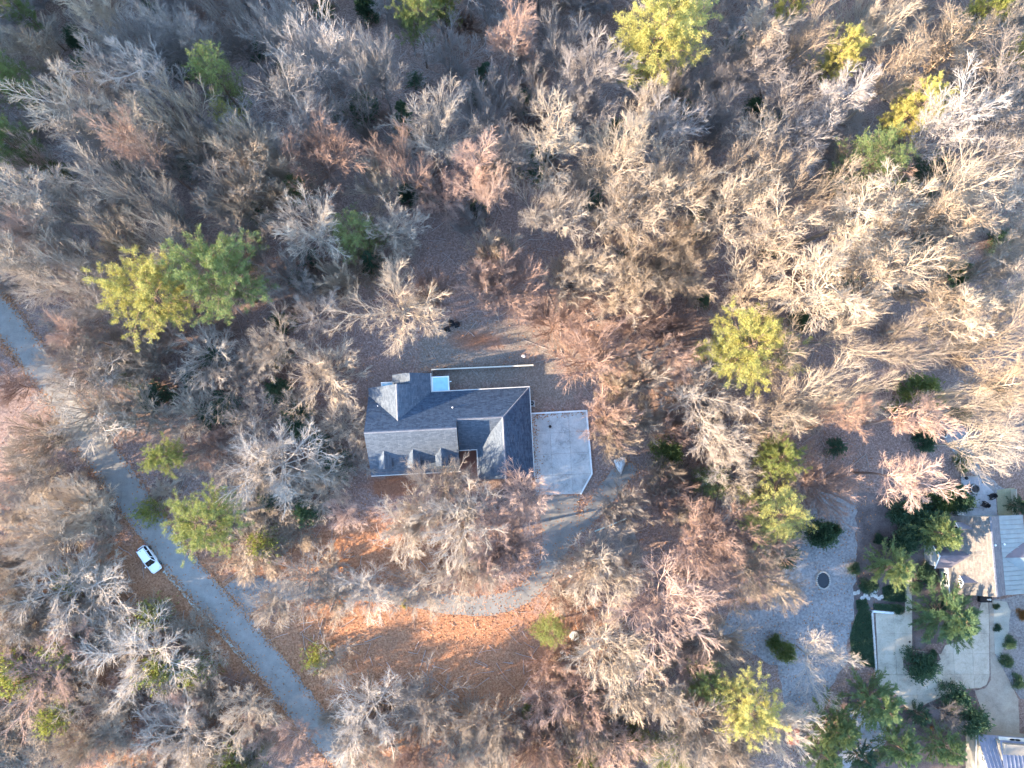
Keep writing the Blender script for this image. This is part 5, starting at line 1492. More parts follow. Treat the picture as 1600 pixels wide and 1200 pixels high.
for i, (px, py, r) in enumerate(MANY_DARK):
    dist, k = min((math.hypot(px - a, py - b), k) for k, (ph, a, b) in enumerate(MARKS))
    rank = sum(1 for q in MANY_DARK if math.hypot(q[0] - MARKS[k][1], q[1] - MARKS[k][2]) < dist - 1e-6)
    DARK_RANK[i] = (rank, k) if dist < 200 and rank < 3 else None
    key = ['shrub0', 'shrub1', 'shrub2', 'cedar0', 'cedar1'][i % 5]
    h = RE.uniform(2.5, 4.5)
    zc = VAR[key]['zc'] / VAR[key]['H'] * h
    x, y = PG(px, py, zc)
    lab = 'dark evergreen undergrowth shrub glimpsed beneath bare crowns in the shaded wood'
    if DARK_RANK[i]: lab = 'dark undergrowth shrub %s to %s' % (['nearest', 'second nearest', 'third nearest'][rank], MARKS[k][0])
    plant('evergreen_shrub', key, x, y, r * 0.095, h, RE.uniform(0, 6.28), 'leaf_dark', lab, 'shrub', 'dark shrubs under the bare wood')
labels = {}
RANK = ['nearest', 'second nearest', 'third nearest', 'fourth nearest', 'fifth nearest', 'sixth nearest']
own = {}
for i, q in enumerate(placed):
    ds = sorted((math.hypot(q[0] - a, q[1] - b), k) for k, (ph, a, b) in enumerate(MARKS))
    own.setdefault(ds[0][1], []).append((ds[0][0], i))
for i, (px, py, r, f, tone, h) in enumerate(placed):
    if f == 'o' and h >= 14 and RB.random() < 0.62: f = 'n'
    elif f == 'o' and h < 14 and r < 66 and RB.random() < 0.35: f = 'r'
    placed[i] = (px, py, r, f, tone, h)
for k, lst in own.items():
    lst.sort()
    for rank, (dist, i) in enumerate(lst[:6]):
        if dist > 190: continue
        q = placed[i]
        # rank by distance among all trees, so that the words hold for every tree in view
        true_rank = sum(1 for p in placed if math.hypot(p[0] - MARKS[k][1], p[1] - MARKS[k][2]) < dist - 1e-6)
        if true_rank > 5: continue
        labels[i] = '%s %s leafless tree, %s to %s' % (TWORD[q[4]], FWORD[q[3]], RANK[true_rank], MARKS[k][0])


def zone(px, py):
    if py < 330 and px < 900: return 'in the shaded wood behind the clearing'
    if px >= 1000 and py < 620: return 'in the tall wood beyond the concrete pad'
    if py < 620: return 'in the wood edging the back clearing'
    if py > 760 and px < 300 + (py - 760) * 0.6: return 'in the scrub across the road'
    if px < 600: return 'in the thicket between road and house'
    if px < 860: return 'between the driveway and the near road'
    return 'in the copse below the gravel yard'


for i, (px, py, r, f, tone, h) in enumerate(placed):
    base, n = FORM[f]
    key = base + str(RB.randrange(n))
    v = VAR[key]
    zc = v['zc'] / v['H'] * h
    x, y = PG(px, py, zc)
    rm = r * (CAM_H - zc - float(gz(x, y))) / F_PX
    s = rm / v['R']
    sz = h / v['H']
    lab = labels.get(i) or '%s %s leafless tree %s' % (TWORD[tone], FWORD[f], zone(px, py))
    plant('bare_tree', key, x, y, rm, h, RB.uniform(0, 6.28), 'bark_' + tone, lab, 'tree', 'leafless trees ' + zone(px, py), lean=(RB.gauss(0, .03), RB.gauss(0, .03)))


# ------------------------------------------------------------------ undergrowth and woods too many to count
def mesh_variant(key, tone, mname):
    vv, qq = join([VAR[key]['parts'][p] for p in VAR[key]['order']])
    return np_mesh(mname, vv, qq, M[tone])


def scatter(name, pts, keys, tone, scale, label, cat):
    """one stuff object whose points carry copies through geometry nodes"""
    srcs = []
    col = bpy.data.collections.new(name + '_sources')
    for k in keys:
        so = bpy.data.objects.new(name + '_source', mesh_variant(k, tone, name + '_' + k))
        col.objects.link(so)
        srcs.append(so)
    me = bpy.data.meshes.new(name)
    me.from_pydata(pts, [], [])
    o = link(name, me)
    tag(o, label, cat, kind='stuff')
    ng = bpy.data.node_groups.new(name, 'GeometryNodeTree')
    ng.interface.new_socket('Geometry', in_out='INPUT', socket_type='NodeSocketGeometry')
    ng.interface.new_socket('Geometry', in_out='OUTPUT', socket_type='NodeSocketGeometry')
    N = ng.nodes
    gi, go = N.new('NodeGroupInput'), N.new('NodeGroupOutput')
    iop = N.new('GeometryNodeInstanceOnPoints')
    ci = N.new('GeometryNodeCollectionInfo')
    ci.inputs['Collection'].default_value = col
    ci.inputs['Separate Children'].default_value = True
    ci.inputs['Reset Children'].default_value = True
    iop.inputs['Pick Instance'].default_value = True
    rv = N.new('FunctionNodeRandomValue')
    rv.data_type = 'FLOAT_VECTOR'
    rv.inputs[0].default_value = (-.08, -.08, 0)
    rv.inputs[1].default_value = (.08, .08, 6.28)
    rs_ = N.new('FunctionNodeRandomValue')
    rs_.data_type = 'FLOAT_VECTOR'
    a, b = scale
    rs_.inputs[0].default_value = (a[0], a[0], a[1])
    rs_.inputs[1].default_value = (b[0], b[0], b[1])
    ng.links.new(gi.outputs[0], iop.inputs['Points'])
    ng.links.new(ci.outputs[0], iop.inputs['Instance'])
    ng.links.new(rv.outputs[0], iop.inputs['Rotation'])
    ng.links.new(rs_.outputs[0], iop.inputs['Scale'])
    ng.links.new(iop.outputs[0], go.inputs[0])
    o.modifiers.new('scatter', 'NODES').node_group = ng
    return o


WORLD_NO = [[PG(a, b) for a, b in q] for q in NOTREE]
RS = random.Random(33)
def scatter_pts(n, ok, seed):
    r_ = random.Random(seed)
    out = []
    for _ in range(40000):
        if len(out) >= n: break
        px, py = r_.uniform(-60, 1660), r_.uniform(-60, 1260)
        if not ok(px, py) or any(in_poly(px, py, q) for q in NOTREE): continue
        x, y = PG(px, py)
        out.append((x, y, float(gz(x, y))))
    return out


scatter('undergrowth', scatter_pts(140, lambda a, b: True, 41), ['bush0', 'scrub0'], 'bark_pink', ((.26, .20), (.5, .42)), 'pinkish twiggy saplings and brush crowding the woodland floor', 'undergrowth')
scatter('undergrowth', scatter_pts(110, lambda a, b: True, 42), ['scrub1', 'bush1'], 'bark_pale', ((.26, .20), (.5, .42)), 'pale twiggy saplings and brush crowding the woodland floor', 'undergrowth')
scatter('scrub', scatter_pts(150, lambda a, b: b > 740 and (a < 560 or (a < 1150 and b > 1000)), 43), ['scrub0', 'scrub1', 'bush0'], 'bark_tan', ((.35, .14), (.65, .32)), 'low tan scrub filling the ground by the road', 'scrub')
scatter('shaded_saplings', scatter_pts(95, lambda a, b: b < 330 + 0.1 * (800 - a), 44), ['tall0', 'fork0', 'oak3'], 'bark_grey', ((.50, .42), (.8, .7)), 'grey saplings packed between the trees of the shaded wood', 'saplings')
# the wood goes on beyond what the photograph shows
far = []
for _ in range(5000):
    if len(far) >= 190: break
    x, y = RS.uniform(-175, 110), RS.uniform(-70, 110)
    px, py = pix(x, y, 10)
    if -70 < px < 1670 and -70 < py < 1270: continue
    if x < -60 and y < 6: continue
    if y < -45 and RS.random() < 0.6: continue
    far.append((x, y, float(gz(x, y))))
scatter('far_wood', far, ['tall1', 'tall2', 'oak3', 'fork1'], 'bark_grey', ((.9, .85), (1.25, 1.15)), 'bare wood continuing past the lots on every side', 'wood')

# fallen leaves lying loose on the ground, verge and drive edges
nl = 52000
rs = np.random.RandomState(9)
lx, ly = rs.uniform(-82, 60, nl), rs.uniform(-46, 36, nl)
wgt = np.exp(-((lx + 20) / 45) ** 2 - ((ly + 28) / 18) ** 2) + 0.25
keep = rs.uniform(0, 1.1, nl) < wgt
lx, ly = lx[keep], ly[keep]
hx, hy = lx - HOUSE_O[0], ly - HOUSE_O[1]
inh = (hx > -14) & (hx < 21.5) & (hy > -11.5) & (hy < 9.8)
road_w = [P(a, b) for a, b in ROAD]
rd = np.array([in_poly(a, b, road_w) for a, b in zip(lx, ly)])
keep = ~inh & (~rd | (rs.uniform(0, 1, len(lx)) < 0.22))
lx, ly = lx[keep], ly[keep]
# more of them drifted along the road and drive edges and on the pad
def drift(side, k, sd):
    w_ = np.array([P(a, b) for a, b in side])
    i_ = rs.randint(0, len(w_) - 1, k)
    t_ = rs.uniform(0, 1, (k, 1))
    return w_[i_] * (1 - t_) + w_[i_ + 1] * t_ + rs.normal(0, sd, (k, 2))


ex = np.concatenate([drift(ROAD_L, 3500, .45), drift(ROAD_R, 3500, .45), drift(DRIVE, 1300, .5), drift([(830, 649), (915, 644)], 160, .35), drift([(832, 650), (837, 770)], 260, .5)])
lx, ly = np.concatenate([lx, ex[:, 0]]), np.concatenate([ly, ex[:, 1]])
n = len(lx)
ca_, sa_ = math.cos(-HOUSE_R), math.sin(-HOUSE_R)
ux, uy = (lx - HOUSE_O[0]) * ca_ - (ly - HOUSE_O[1]) * sa_, (lx - HOUSE_O[0]) * sa_ + (ly - HOUSE_O[1]) * ca_
on_pad = (ux > 11.7) & (ux < 20.6) & (uy < 1.95) & (uy > -11.1)
c0 = np.stack([lx, ly, np.where(on_pad, 0.325, 0.05)], -1)
d = _norm(rs.normal(0, 1, (n, 3)) * np.array([1, 1, 0.25]))
s = _norm(np.cross(d, np.array([0, 0, 1.0]) + rs.normal(0, .35, (n, 3))))
ln = rs.uniform(0.09, 0.19, (n, 1))
vv = np.stack([c0 - d * ln, c0 + s * ln * .6, c0 + d * ln, c0 - s * ln * .6], 1).reshape(-1, 3)
m = mat('fallen_leaf', (0.3, 0.14, 0.07), 0.8, spec=0.15)
g = G(m)
g.col(g.ramp(g.noise(g.coord('Object'), 3.0, 2), [(0.3, (0.14, 0.07, 0.04)), (0.5, (0.32, 0.15, 0.075)), (0.7, (0.50, 0.29, 0.16))]))
tag(link('fallen_leaves', np_mesh('fallen_leaves', vv, np.arange(4 * n).reshape(-1, 4), m)), 'loose fallen oak leaves scattered over the ground', 'leaves', kind='stuff')

# dead branches and sticks lying about
rs = np.random.RandomState(77)
cand = [(rs.uniform(-20, 1620), rs.uniform(-20, 1220)) for _ in range(2600)]
cand = [c_ for c_ in cand if not any(in_poly(c_[0], c_[1], q) for q in (NOTREE[0], NOTREE[1], NOTREE[5], NOTREE[7]))]
bp = np.array([(*PG(*c_), 0.0) for c_ in cand])
bp[:, 2] = gz(bp[:, 0], bp[:, 1]) + 0.10
bd = _norm(rs.normal(0, 1, (len(bp), 3)) * np.array([1, 1, 0.04]))
fb_ = grow(rs, bp, bd, rs.uniform(0.8, 4.2, len(bp)), rs.uniform(0.025, 0.075, len(bp)), 4, 0.12, 0.0, 0.4)
fb_[0][:, :, 2] = np.maximum(fb_[0][:, :, 2], (gz(bp[:, 0], bp[:, 1]) + 0.06)[:, None])
tag(link('fallen_branches', np_mesh('fallen_branches', *tubes(fb_[0], fb_[2], 4), M['bark_grey'])), 'dead sticks and fallen branches strewn over the woodland floor', 'sticks', kind='stuff')

# ------------------------------------------------------------------ the white car
def white_car():
    x, y = P(232.5, 873.5, 0.8)
    a = math.atan2(-(900 - 848), 252 - 213)
    t = thing('parked_car', 'white estate car with dark windscreen stopped at the edge of the road', 'car', (x, y, 0.024), a)
    W = M['car_white']
    L2 = 2.35
    # body: stations along the length with half width, sill, shoulder height
    st = [(-2.36, .55, .45, .62), (-2.30, .74, .36, .86), (-2.05, .88, .28, .97), (-1.2, .93, .24, 1.0), (0, .94, .24, .99), (.85, .93, .24, .96), (1.5, .91, .26, .90), (2.05, .88, .30, .80), (2.28, .80, .36, .70), (2.37, .66, .45, .60)]
    v, f = [], []
    for xx, w, z0, z1 in st:
        prof = [(-w * .9, z0), (-w, z0 + (z1 - z0) * .45), (-w * .985, z0 + (z1 - z0) * .8), (-w * .88, z1), (-w * .4, z1 + .04), (0, z1 + .05), (w * .4, z1 + .04), (w * .88, z1), (w * .985, z0 + (z1 - z0) * .8), (w, z0 + (z1 - z0) * .45), (w * .9, z0)]
        v += [(xx, yy, zz) for yy, zz in prof]
    k = 11
    for i in range(len(st) - 1):
        for j in range(k - 1):
            f.append((i * k + j, (i + 1) * k + j, (i + 1) * k + j + 1, i * k + j + 1))
        f.append((i * k + k - 1, (i + 1) * k + k - 1, (i + 1) * k, i * k))
    f.append(tuple(range(k)))
    f.append(tuple(range((len(st) - 1) * k, len(st) * k))[::-1])
    m = MB()
    m.add(v, f)
    body = m.build('body', W, t, True)
    s = body.modifiers.new('smooth', 'SUBSURF')
    s.levels = s.render_levels = 1
    # cabin glass ring and roof
    lo = [(-2.12, .78), (-1.2, .84), (0.2, .84), (1.02, .76)]
    hi = [(-1.86, .60), (-1.2, .66), (-0.1, .66), (.28, .60)]
    zlo, zhi = .99, 1.50
    pts = [(a_, -w, zlo) for a_, w in lo] + [(a_, w, zlo) for a_, w in lo[::-1]]
    pth = [(a_, -w, zhi) for a_, w in hi] + [(a_, w, zhi) for a_, w in hi[::-1]]
    n = 8
    names = {0: 'side_window', 1: 'side_window', 2: 'side_window', 3: 'windscreen', 4: 'side_window', 5: 'side_window', 6: 'side_window', 7: 'rear_window'}
    for i in range(n):
        j = (i + 1) % n
        q = [Vector(pts[i]), Vector(pts[j]), Vector(pth[j]), Vector(pth[i])]
        c = sum(q, Vector()) / 4
        nn = (q[1] - q[0]).cross(q[3] - q[0]).normalized()
        inner = [p_ - nn * .06 for p_ in q]
        mm = MB()
        mm.add(q + inner, [(0, 1, 2, 3), (7, 6, 5, 4), (0, 4, 5, 1), (1, 5, 6, 2), (2, 6, 7, 3), (3, 7, 4, 0)])
        mm.build(names[i], M['car_glass'], t)
    for i in range(n):                                  # pillars
        MB().tube([pts[i], pth[i]], .05, 6).build('pillar', W, t)
    r = MB()
    rv = []
    for z_, sc in ((zhi - .03, 1.03), (zhi + .04, 1.0), (zhi + .08, .85), (zhi + .095, .5)):
        rv += [((p_[0] + .79) * sc - .79, p_[1] * sc, z_) for p_ in pth]
    rf = []
    for i in range(3):
        for j in range(n):
            rf.append((i * n + j, i * n + (j + 1) % n, (i + 1) * n + (j + 1) % n, (i + 1) * n + j))
    rf.append(tuple(range(3 * n, 4 * n)))
    rf.append(tuple(range(n))[::-1])
    r.add(rv, rf)
    roof = r.build('roof', W, t, True)
    MB().tube([(-1.55, 0, zhi + .05), (-1.62, 0, zhi + .22), (-1.68, 0, zhi + .23)], .025, 6).build('aerial', M['black'], roof)
    for s_ in (-1, 1):
        MB().tube([(-1.7, s_ * .56, zhi + .07), (-.9, s_ * .6, zhi + .12), (.05, s_ * .58, zhi + .08)], .022, 6).build('roof_rail', M['chrome'], roof)
        MB().box(.72, .92, min(s_ * .93, s_ * 1.12), max(s_ * .93, s_ * 1.12), .96, 1.10).build('mirror', W, t, bevel=.03)
        MB().prism([(1.95, s_ * .55), (2.20, s_ * .52), (2.12, s_ * .76), (1.86, s_ * .82)], .66, .84).build('headlight', M['clear_lens'], t)
        MB().prism([(-2.31, s_ * .55), (-2.02, s_ * .86), (-1.92, s_ * .90), (-2.24, s_ * .80)], .72, .99).build('tail_light', M['red_lens'], t)
        for xx in (-.55, .35):
            d = MB().box(xx - .42, xx + .42, min(s_ * .935, s_ * .95), max(s_ * .935, s_ * .95), .42, .92).build('door', W, t)
            MB().box(xx - .38, xx - .2, min(s_ * .951, s_ * .985), max(s_ * .951, s_ * .985), .80, .84).build('handle', M['chrome'], d)
        for xx in (-1.42, 1.42):
            v_, f_ = [], []
            def disc(r0, y0, y1, nm, mt, par):
                mb = MB()
                mb.tube([(xx, s_ * y0, .34), (xx, s_ * y1, .34)], r0, 18)
                return mb.build(nm, mt, par)
            wl = disc(.34, .70, .955, 'wheel', M['rubber'], t)
            disc(.21, .9551, .965, 'rim', M['chrome'], wl)
    MB().box(2.30, 2.40, -.42, .42, .42, .56).build('grille', M['black'], t)
    MB().box(2.36, 2.41, -.24, .24, .34, .415).build('number_plate', M['white'], t)
    for s_ in (-1, 1):
        MB().tube([(1.08, s_ * .15, 1.02), (.98, s_ * .62, 1.035)], .018, 5).build('wiper', M['black'], t)
    return t


white_car()


# ------------------------------------------------------------------ smaller things
def slatted_chair(px, py, face, label):
    """low slatted garden chair"""
    x, y = P(px, py, 0.4)
    t = thing('garden_chair', label, 'chair', (x, y, 0.07), face)
    K = M['black']
    for k in range(5):
        MB().box(-.28 + k * .125, -.17 + k * .125, -.3, .3, .33 - k * .012, .36 - k * .012).build('seat_slat', K, t)
    for k in range(5):
        yy = -.27 + k * .135
        h_ = .62 + .12 * (1 - abs(k - 2) / 2)
        MB().add([(-.28, yy - .06, .30), (-.28, yy + .06, .30), (-.28 - h_ * .45, yy + .065, .30 + h_), (-.28 - h_ * .45, yy - .065, .30 + h_),
                  (-.31, yy - .06, .29), (-.31, yy + .06, .29), (-.31 - h_ * .45, yy + .065, .29 + h_), (-.31 - h_ * .45, yy - .065, .29 + h_)],
                 [(0, 1, 2, 3), (7, 6, 5, 4), (0, 4, 5, 1), (1, 5, 6, 2), (2, 6, 7, 3), (3, 7, 4, 0)]).build('back_slat', K, t)
    for s_ in (-1, 1):
        MB().box(-.45, .35, s_ * .40 - .075, s_ * .40 + .075, .55, .585).build('arm', K, t)
        MB().box(.24, .33, s_ * .36 - .04, s_ * .36 + .04, 0, .549).build('leg', K, t)
        MB().add([(-.50, s_ * .33 - .03, 0), (-.40, s_ * .33 - .03, 0), (.24, s_ * .33 - .03, .28), (.24, s_ * .33 - .03, .33), (-.50, s_ * .33 + .03, 0), (-.40, s_ * .33 + .03, 0), (.24, s_ * .33 + .03, .28), (.24, s_ * .33 + .03, .33)],
                 [(3, 2, 1, 0), (4, 5, 6, 7), (0, 1, 5, 4), (1, 2, 6, 5), (2, 3, 7, 6), (3, 0, 4, 7)]).build('leg', K, t)
    return t


slatted_chair(1549, 776, math.radians(205), 'black slatted chair on the patio, nearest the pale lawn')
slatted_chair(1538, 788, math.radians(150), 'black slatted chair in the middle of the patio three')
slatted_chair(1518, 788, math.radians(60), 'black slatted chair on the patio, beside the deep green shrub')
slatted_chair(700, 515, math.radians(20), 'black chair in the back clearing, nearest the spreading tan tree')
slatted_chair(706, 507, math.radians(-70), 'black chair in the back clearing, middle one of the three')
slatted_chair(713, 508, math.radians(200), 'black chair in the back clearing, nearest the red clay patch')


def stone_ring(px, py, r, h, n, label, name, cat, inner, inner_m, stone_m, ex=1.0, ey=1.0, sw=.3, zin=.1):
    x, y = P(px, py, h)
    t = thing(name, label, cat, (x, y, 0.02))
    rr = random.Random(int(px))
    for k in range(n):
        a = 2 * math.pi * k / n
        ln = 2 * math.pi * r / n * .49
        b = MB()
        poly = []
        for q in range(7):
            an = 2 * math.pi * q / 7
            poly.append((math.cos(an) * sw * .5 * rr.uniform(.8, 1.15), math.sin(an) * ln * rr.uniform(.85, 1.12)))
        z1 = h * rr.uniform(.85, 1.12)
        b.prism(poly, -.1, z1 * .8)
        b.prism([(p_[0] * .8, p_[1] * .8) for p_ in poly], z1 * .8 - .005, z1)
        o = b.build('stone', M[stone_m], t)
        o.location = (r * ex * math.cos(a), r * ey * math.sin(a), 0)
        o.rotation_euler = (0, 0, a + rr.uniform(-.1, .1))
    MB().lathe([(r * .97, -.05), (r * .97, zin)], 28, ex=ex, ey=ey).build(inner, M[inner_m], t)
    return t


stone_ring(1287, 907, 1.22, .30, 24, 'small oval pond edged with pale stones on the gravel yard', 'pond', 'pond', 'water', 'water', 'stone', .86, 1.08, .26, .12)
stone_ring(990, 888, .92, .30, 14, 'ring of dark stones at the corner of the weathered brown slab', 'fire_ring', 'fire ring', 'ash_bed', 'ash', 'stone_dark', 1, 1, .25, .08)
# built fire pit on the patio
x, y = P(1523.5, 764, .4)
fp = thing('fire_pit', 'round fire pit with pale rim on the blue grey patio', 'fire pit', (x, y, .07))
MB().lathe([(.80, 0), (.80, .10), (.76, .12), (.70, .12)], 28).build('base_ring', M['stone_dark'], fp)
bw = MB()
vs0 = []
for rr_, zz in ((.72, .11), (.72, .42), (.60, .42), (.55, .15)):
    vs0.append([(rr_ * math.cos(k * math.pi / 14), rr_ * math.sin(k * math.pi / 14), zz) for k in range(28)])
bw.add(sum(vs0, []), [(i * 28 + k, i * 28 + (k + 1) % 28, (i + 1) * 28 + (k + 1) % 28, (i + 1) * 28 + k) for i in range(3) for k in range(28)] + [tuple(range(84, 112))])
bw.build('bowl', M['stone_dark'], fp)
MB().lathe([(.56, .10), (.55, .20), (.3, .28), (.05, .30)], 18, jit=.08, rnd=RND).build('ash_bed', M['ash'], fp)
rim = []
for k in range(14):
    a0, a1 = math.radians(100 + k * 13), math.radians(100 + (k + 1) * 13 - 1)
    MB().prism([(.61 * math.cos(a0), .61 * math.sin(a0)), (.75 * math.cos(a0), .75 * math.sin(a0)), (.75 * math.cos(a1), .75 * math.sin(a1)), (.61 * math.cos(a1), .61 * math.sin(a1))], .40, .47).build('rim_stone', M['stone'], fp)
for k in range(4):
    an = k * 1.7 + .3
    MB().tube([(.35 * math.cos(an), .35 * math.sin(an), .28), (-.2 * math.cos(an + .5), -.2 * math.sin(an + .5), .36)], .05, 6).build('charred_log', M['ash'], fp)


def rock(name, px, py, rx, ry, h, m, label, cat, seed, rz=0.0, outline=None):
    """faceted stone"""
    x, y = P(px, py, h * .6)
    rr = random.Random(seed)
    n = len(outline) if outline else 9
    lv = [(1.0, -.15), (1.03, h * .35), (.86, h * .8), (.45, h)]
    v_, f_ = [], []
    for sc, z_ in lv:
        for k in range(n):
            if outline: bx_, by_ = outline[k]
            else:
                an = 2 * math.pi * k / n
                bx_, by_ = rx * math.cos(an), ry * math.sin(an)
            v_.append((bx_ * sc * rr.uniform(.93, 1.07), by_ * sc * rr.uniform(.93, 1.07), z_ + rr.uniform(-.06, .06) * h))
    for i in range(3):
        for k in range(n):
            f_.append((i * n + k, i * n + (k + 1) % n, (i + 1) * n + (k + 1) % n, (i + 1) * n + k))
    f_.append(tuple(range(3 * n, 4 * n)))
    f_.append(tuple(range(n))[::-1])
    mb = MB()
    mb.add(v_, f_)
    o = mb.build(name, M[m], None)
    o.location = (x, y, 0)
    o.rotation_euler = (0, 0, rz)
    return tag(o, label, cat)


rock('boulder', 969, 726, 1, 1, .9, 'boulder', 'large pale angular boulder on the slope beyond the driveway spur', 'boulder', 4,
     outline=[(-.95, .75), (-.3, 1.0), (.35, 1.25), (.85, 1.15), (.80, .2), (.45, -.8), (.15, -1.45), (-.25, -1.0), (-.65, -.2)])
for px, py, lab, sd in ((818, 556, 'small white stone just past the end of the back fence', 6), (892, 950, 'broken white stone beside the bend of the driveway', 8),
                        (893, 901, 'small white stone at the foot of the rounded pale tree', 9), (1368, 924, 'white corner stone at the start of the stone steps', 10)):
    rock('stone', px, py, .42, .30, .28, 'boulder', lab, 'stone', sd, sd)
for px, py, r_, lab in ((898, 994, .78, 'larger of two pale round lids in the leaf litter'), (880, 1021, .50, 'smaller of two pale round lids in the leaf litter')):
    x, y = P(px, py, .3)
    t = thing('tank_lid', lab, 'lid', (x, y, 0))
    MB().lathe([(r_, -.1), (r_, .22), (r_ * .94, .26)], 20).build('ring', M['concrete'], t)
    MB().lathe([(r_ * .9, .255), (r_ * .88, .31), (r_ * .3, .36)], 20).build('cover', M['boulder'], t)
    MB().tube([(-.12, 0, .33), (-.12, 0, .42), (.12, 0, .42), (.12, 0, .33)], .02, 6).build('handle', M['grey_metal'], t)

# fallen log, raised bed, low walls and steps
a, b = P(1107, 724, .3), P(1128, 722, .6)
lg = thing('fallen_log', 'pale fallen log with cut end lying in the copse', 'log', (a[0], a[1], 0))
MB().tube([(0, 0, .28), ((b[0] - a[0]) * .5, (b[1] - a[1]) * .5, .34), (b[0] - a[0] + 1.0, b[1] - a[1], .42)], [.24, .22, .17], 9).build('trunk', M['bark_tan'], lg)
MB().tube([(1.6, .1, .4), (2.3, .6, .8), (2.8, 1.0, 1.1)], [.09, .07, .04], 6).build('branch', M['bark_tan'], lg)
a, b = P(400, 590, .3), P(485, 660, .3)
lg = thing('fallen_log', 'long dark fallen trunk among the dark shrubs near the house', 'log', (a[0], a[1], 0))
MB().tube([(0, 0, .25), ((b[0] - a[0]) * .5, (b[1] - a[1]) * .5 + .3, .3), (b[0] - a[0], b[1] - a[1], .2)], [.25, .2, .12], 8).build('trunk', M['bark_pine'], lg)
MB().tube([((b[0] - a[0]) * .6, (b[1] - a[1]) * .6 + .2, .3), ((b[0] - a[0]) * .6 + 1.2, (b[1] - a[1]) * .6 + .8, .9)], [.08, .04], 6).build('branch', M['bark_pine'], lg)
x, y = P(1474, 675, .3)
rb = thing('raised_bed', 'open timber raised bed frame beside the gravel path', 'raised bed', (x, y, 0), math.radians(-22))
for x0, x1, y0, y1 in ((-.75, .75, .62, .72), (-.75, .75, -.72, -.62), (-.75, -.65, -.619, .619), (.65, .75, -.619, .619)):
    MB().box(x0, x1, y0, y1, -.1, .38).build('board', M['wood_cream'], rb)
MB().box(-.64, .64, -.61, .61, -.1, .2).build('soil', M['ash'], rb)
sw = thing('stone_steps', 'short run of uneven stone steps from gravel to garden', 'steps', (0, 0, 0))
for k in range(9):
    x, y = P(1337 + k * 5.2 + RND.uniform(-1, 1), 929 + RND.uniform(-5, 5) + k * .8, .1)
    pl = [(x + math.cos(q * 6.28 / 6) * RND.uniform(.28, .45), y + math.sin(q * 6.28 / 6) * RND.uniform(.25, .42)) for q in range(6)]
    MB().prism(pl, -.1, .10 + .01 * k).build('stone', M['stone'], sw)
lw = thing('low_wall', 'low white capped wall at the head of the concrete court', 'wall', (0, 0, 0))
w0, w1, w2 = P(1363.5, 953, .5), P(1397, 957, .5), P(1371, 1060, .5)
dx = (w1[0] - w0[0]) / 5
for k in range(5):
    MB().box(w0[0] + k * dx + .01, w0[0] + (k + 1) * dx - .01, w0[1] - .42 - .06 * k, w0[1] - .10 - .06 * k, -.2, .5 + RND.uniform(-.02, .02)).build('stone', M['white'], lw)
n = 14
for k in range(n):
    t0, t1 = k / n, (k + 1) / n - .004
    pa = (w0[0] + (w2[0] - w0[0]) * t0, w0[1] - .45 + (w2[1] - w0[1] + .45) * t0)
    pb = (w0[0] + (w2[0] - w0[0]) * t1, w0[1] - .45 + (w2[1] - w0[1] + .45) * t1)
    MB().prism([(pa[0] - .14, pa[1]), (pa[0] + .14, pa[1]), (pb[0] + .14, pb[1]), (pb[0] - .14, pb[1])], -.2, .40 + RND.uniform(-.015, .015)).build('stone', M['stone'], lw)

# little sheds, bench, store box, patio edging
x, y = P(1453.5, 1117, 1.4)
sh = thing('garden_shed', 'little brown roofed shed at the curved edge of the concrete court', 'shed', (x, y, 0), math.radians(7))
MB().box(-1.45, 1.45, -.6, .6, 0, 1.25).build('wall', M['wood_grey'], sh)
for k in range(6):
    MB().slab([(-1.62 + k * .54, -.82, 1.30), (-1.62 + k * .54 + .53, -.82, 1.30), (-1.62 + k * .54 + .53, .78, 1.62), (-1.62 + k * .54, .78, 1.62)], .06).build('roof_board', M['brown_roof'], sh)
MB().box(-.4, .4, -.66, -.601, 0, 1.1).build('door', M['wood_cream'], sh)
for k in range(7):
    xx, yy = P(1441 + k * 4.2, 1110 - k * .6, .2)
    p_ = MB().lathe([(.10, 0), (.15, .25), (.13, .25), (.11, .2)], 10).build('flower_pot', M['brick'])
    p_.location = (xx, yy, 0)
    tag(p_, 'small terracotta pot in the row behind the little brown shed', 'pot', 'pots behind the little brown shed')
x, y = P(1456.5, 1138, .3)
ob = MB().lathe([(.25, 0), (.36, .3), (.2, .55), (.05, .6)], 10, jit=.12, rnd=RND).build('planter', M['leaf_russet'])
ob.location = (x, y, 0)
tag(ob, 'small orange planter on the mulch by the little brown shed', 'planter')
x, y = P(1240, 1146, 1.6)
sh = thing('rusty_shed', 'rusty red roofed shed half hidden under bare branches', 'shed', (x, y, 0), math.radians(-4))
MB().box(-.7, .7, -1.5, 1.5, 0, 1.5).build('wall', M['wood_grey'], sh)
for k in range(5):
    MB().slab([(-.85, -1.65 + k * .66, 1.56), (.85, -1.65 + k * .66, 1.70), (.85, -1.65 + k * .66 + .645, 1.70), (-.85, -1.65 + k * .66 + .645, 1.56)], .05).build('roof_sheet', M['metal_rust'], sh)
MB().box(-.35, .35, -1.56, -1.501, 0, 1.3).build('door', M['metal_rust'], sh)
x, y = P(1229, 1138, .4)
ob = MB().lathe([(.22, 0), (.24, .5), (.2, .55), (.05, .58)], 12).build('bucket', M['white'])
ob.location = (x, y, 0)
tag(ob, 'white bucket beside the rusty red shed', 'bucket')
x, y = P(1500, 802, .5)
bn = thing('garden_bench', 'white bench against the tan roofed house on the patio', 'bench', (x, y, .07))
for k in range(3): MB().box(-.6, .6, -.24 + k * .17, -.10 + k * .17, .42, .46).build('seat_slat', M['white'], bn)
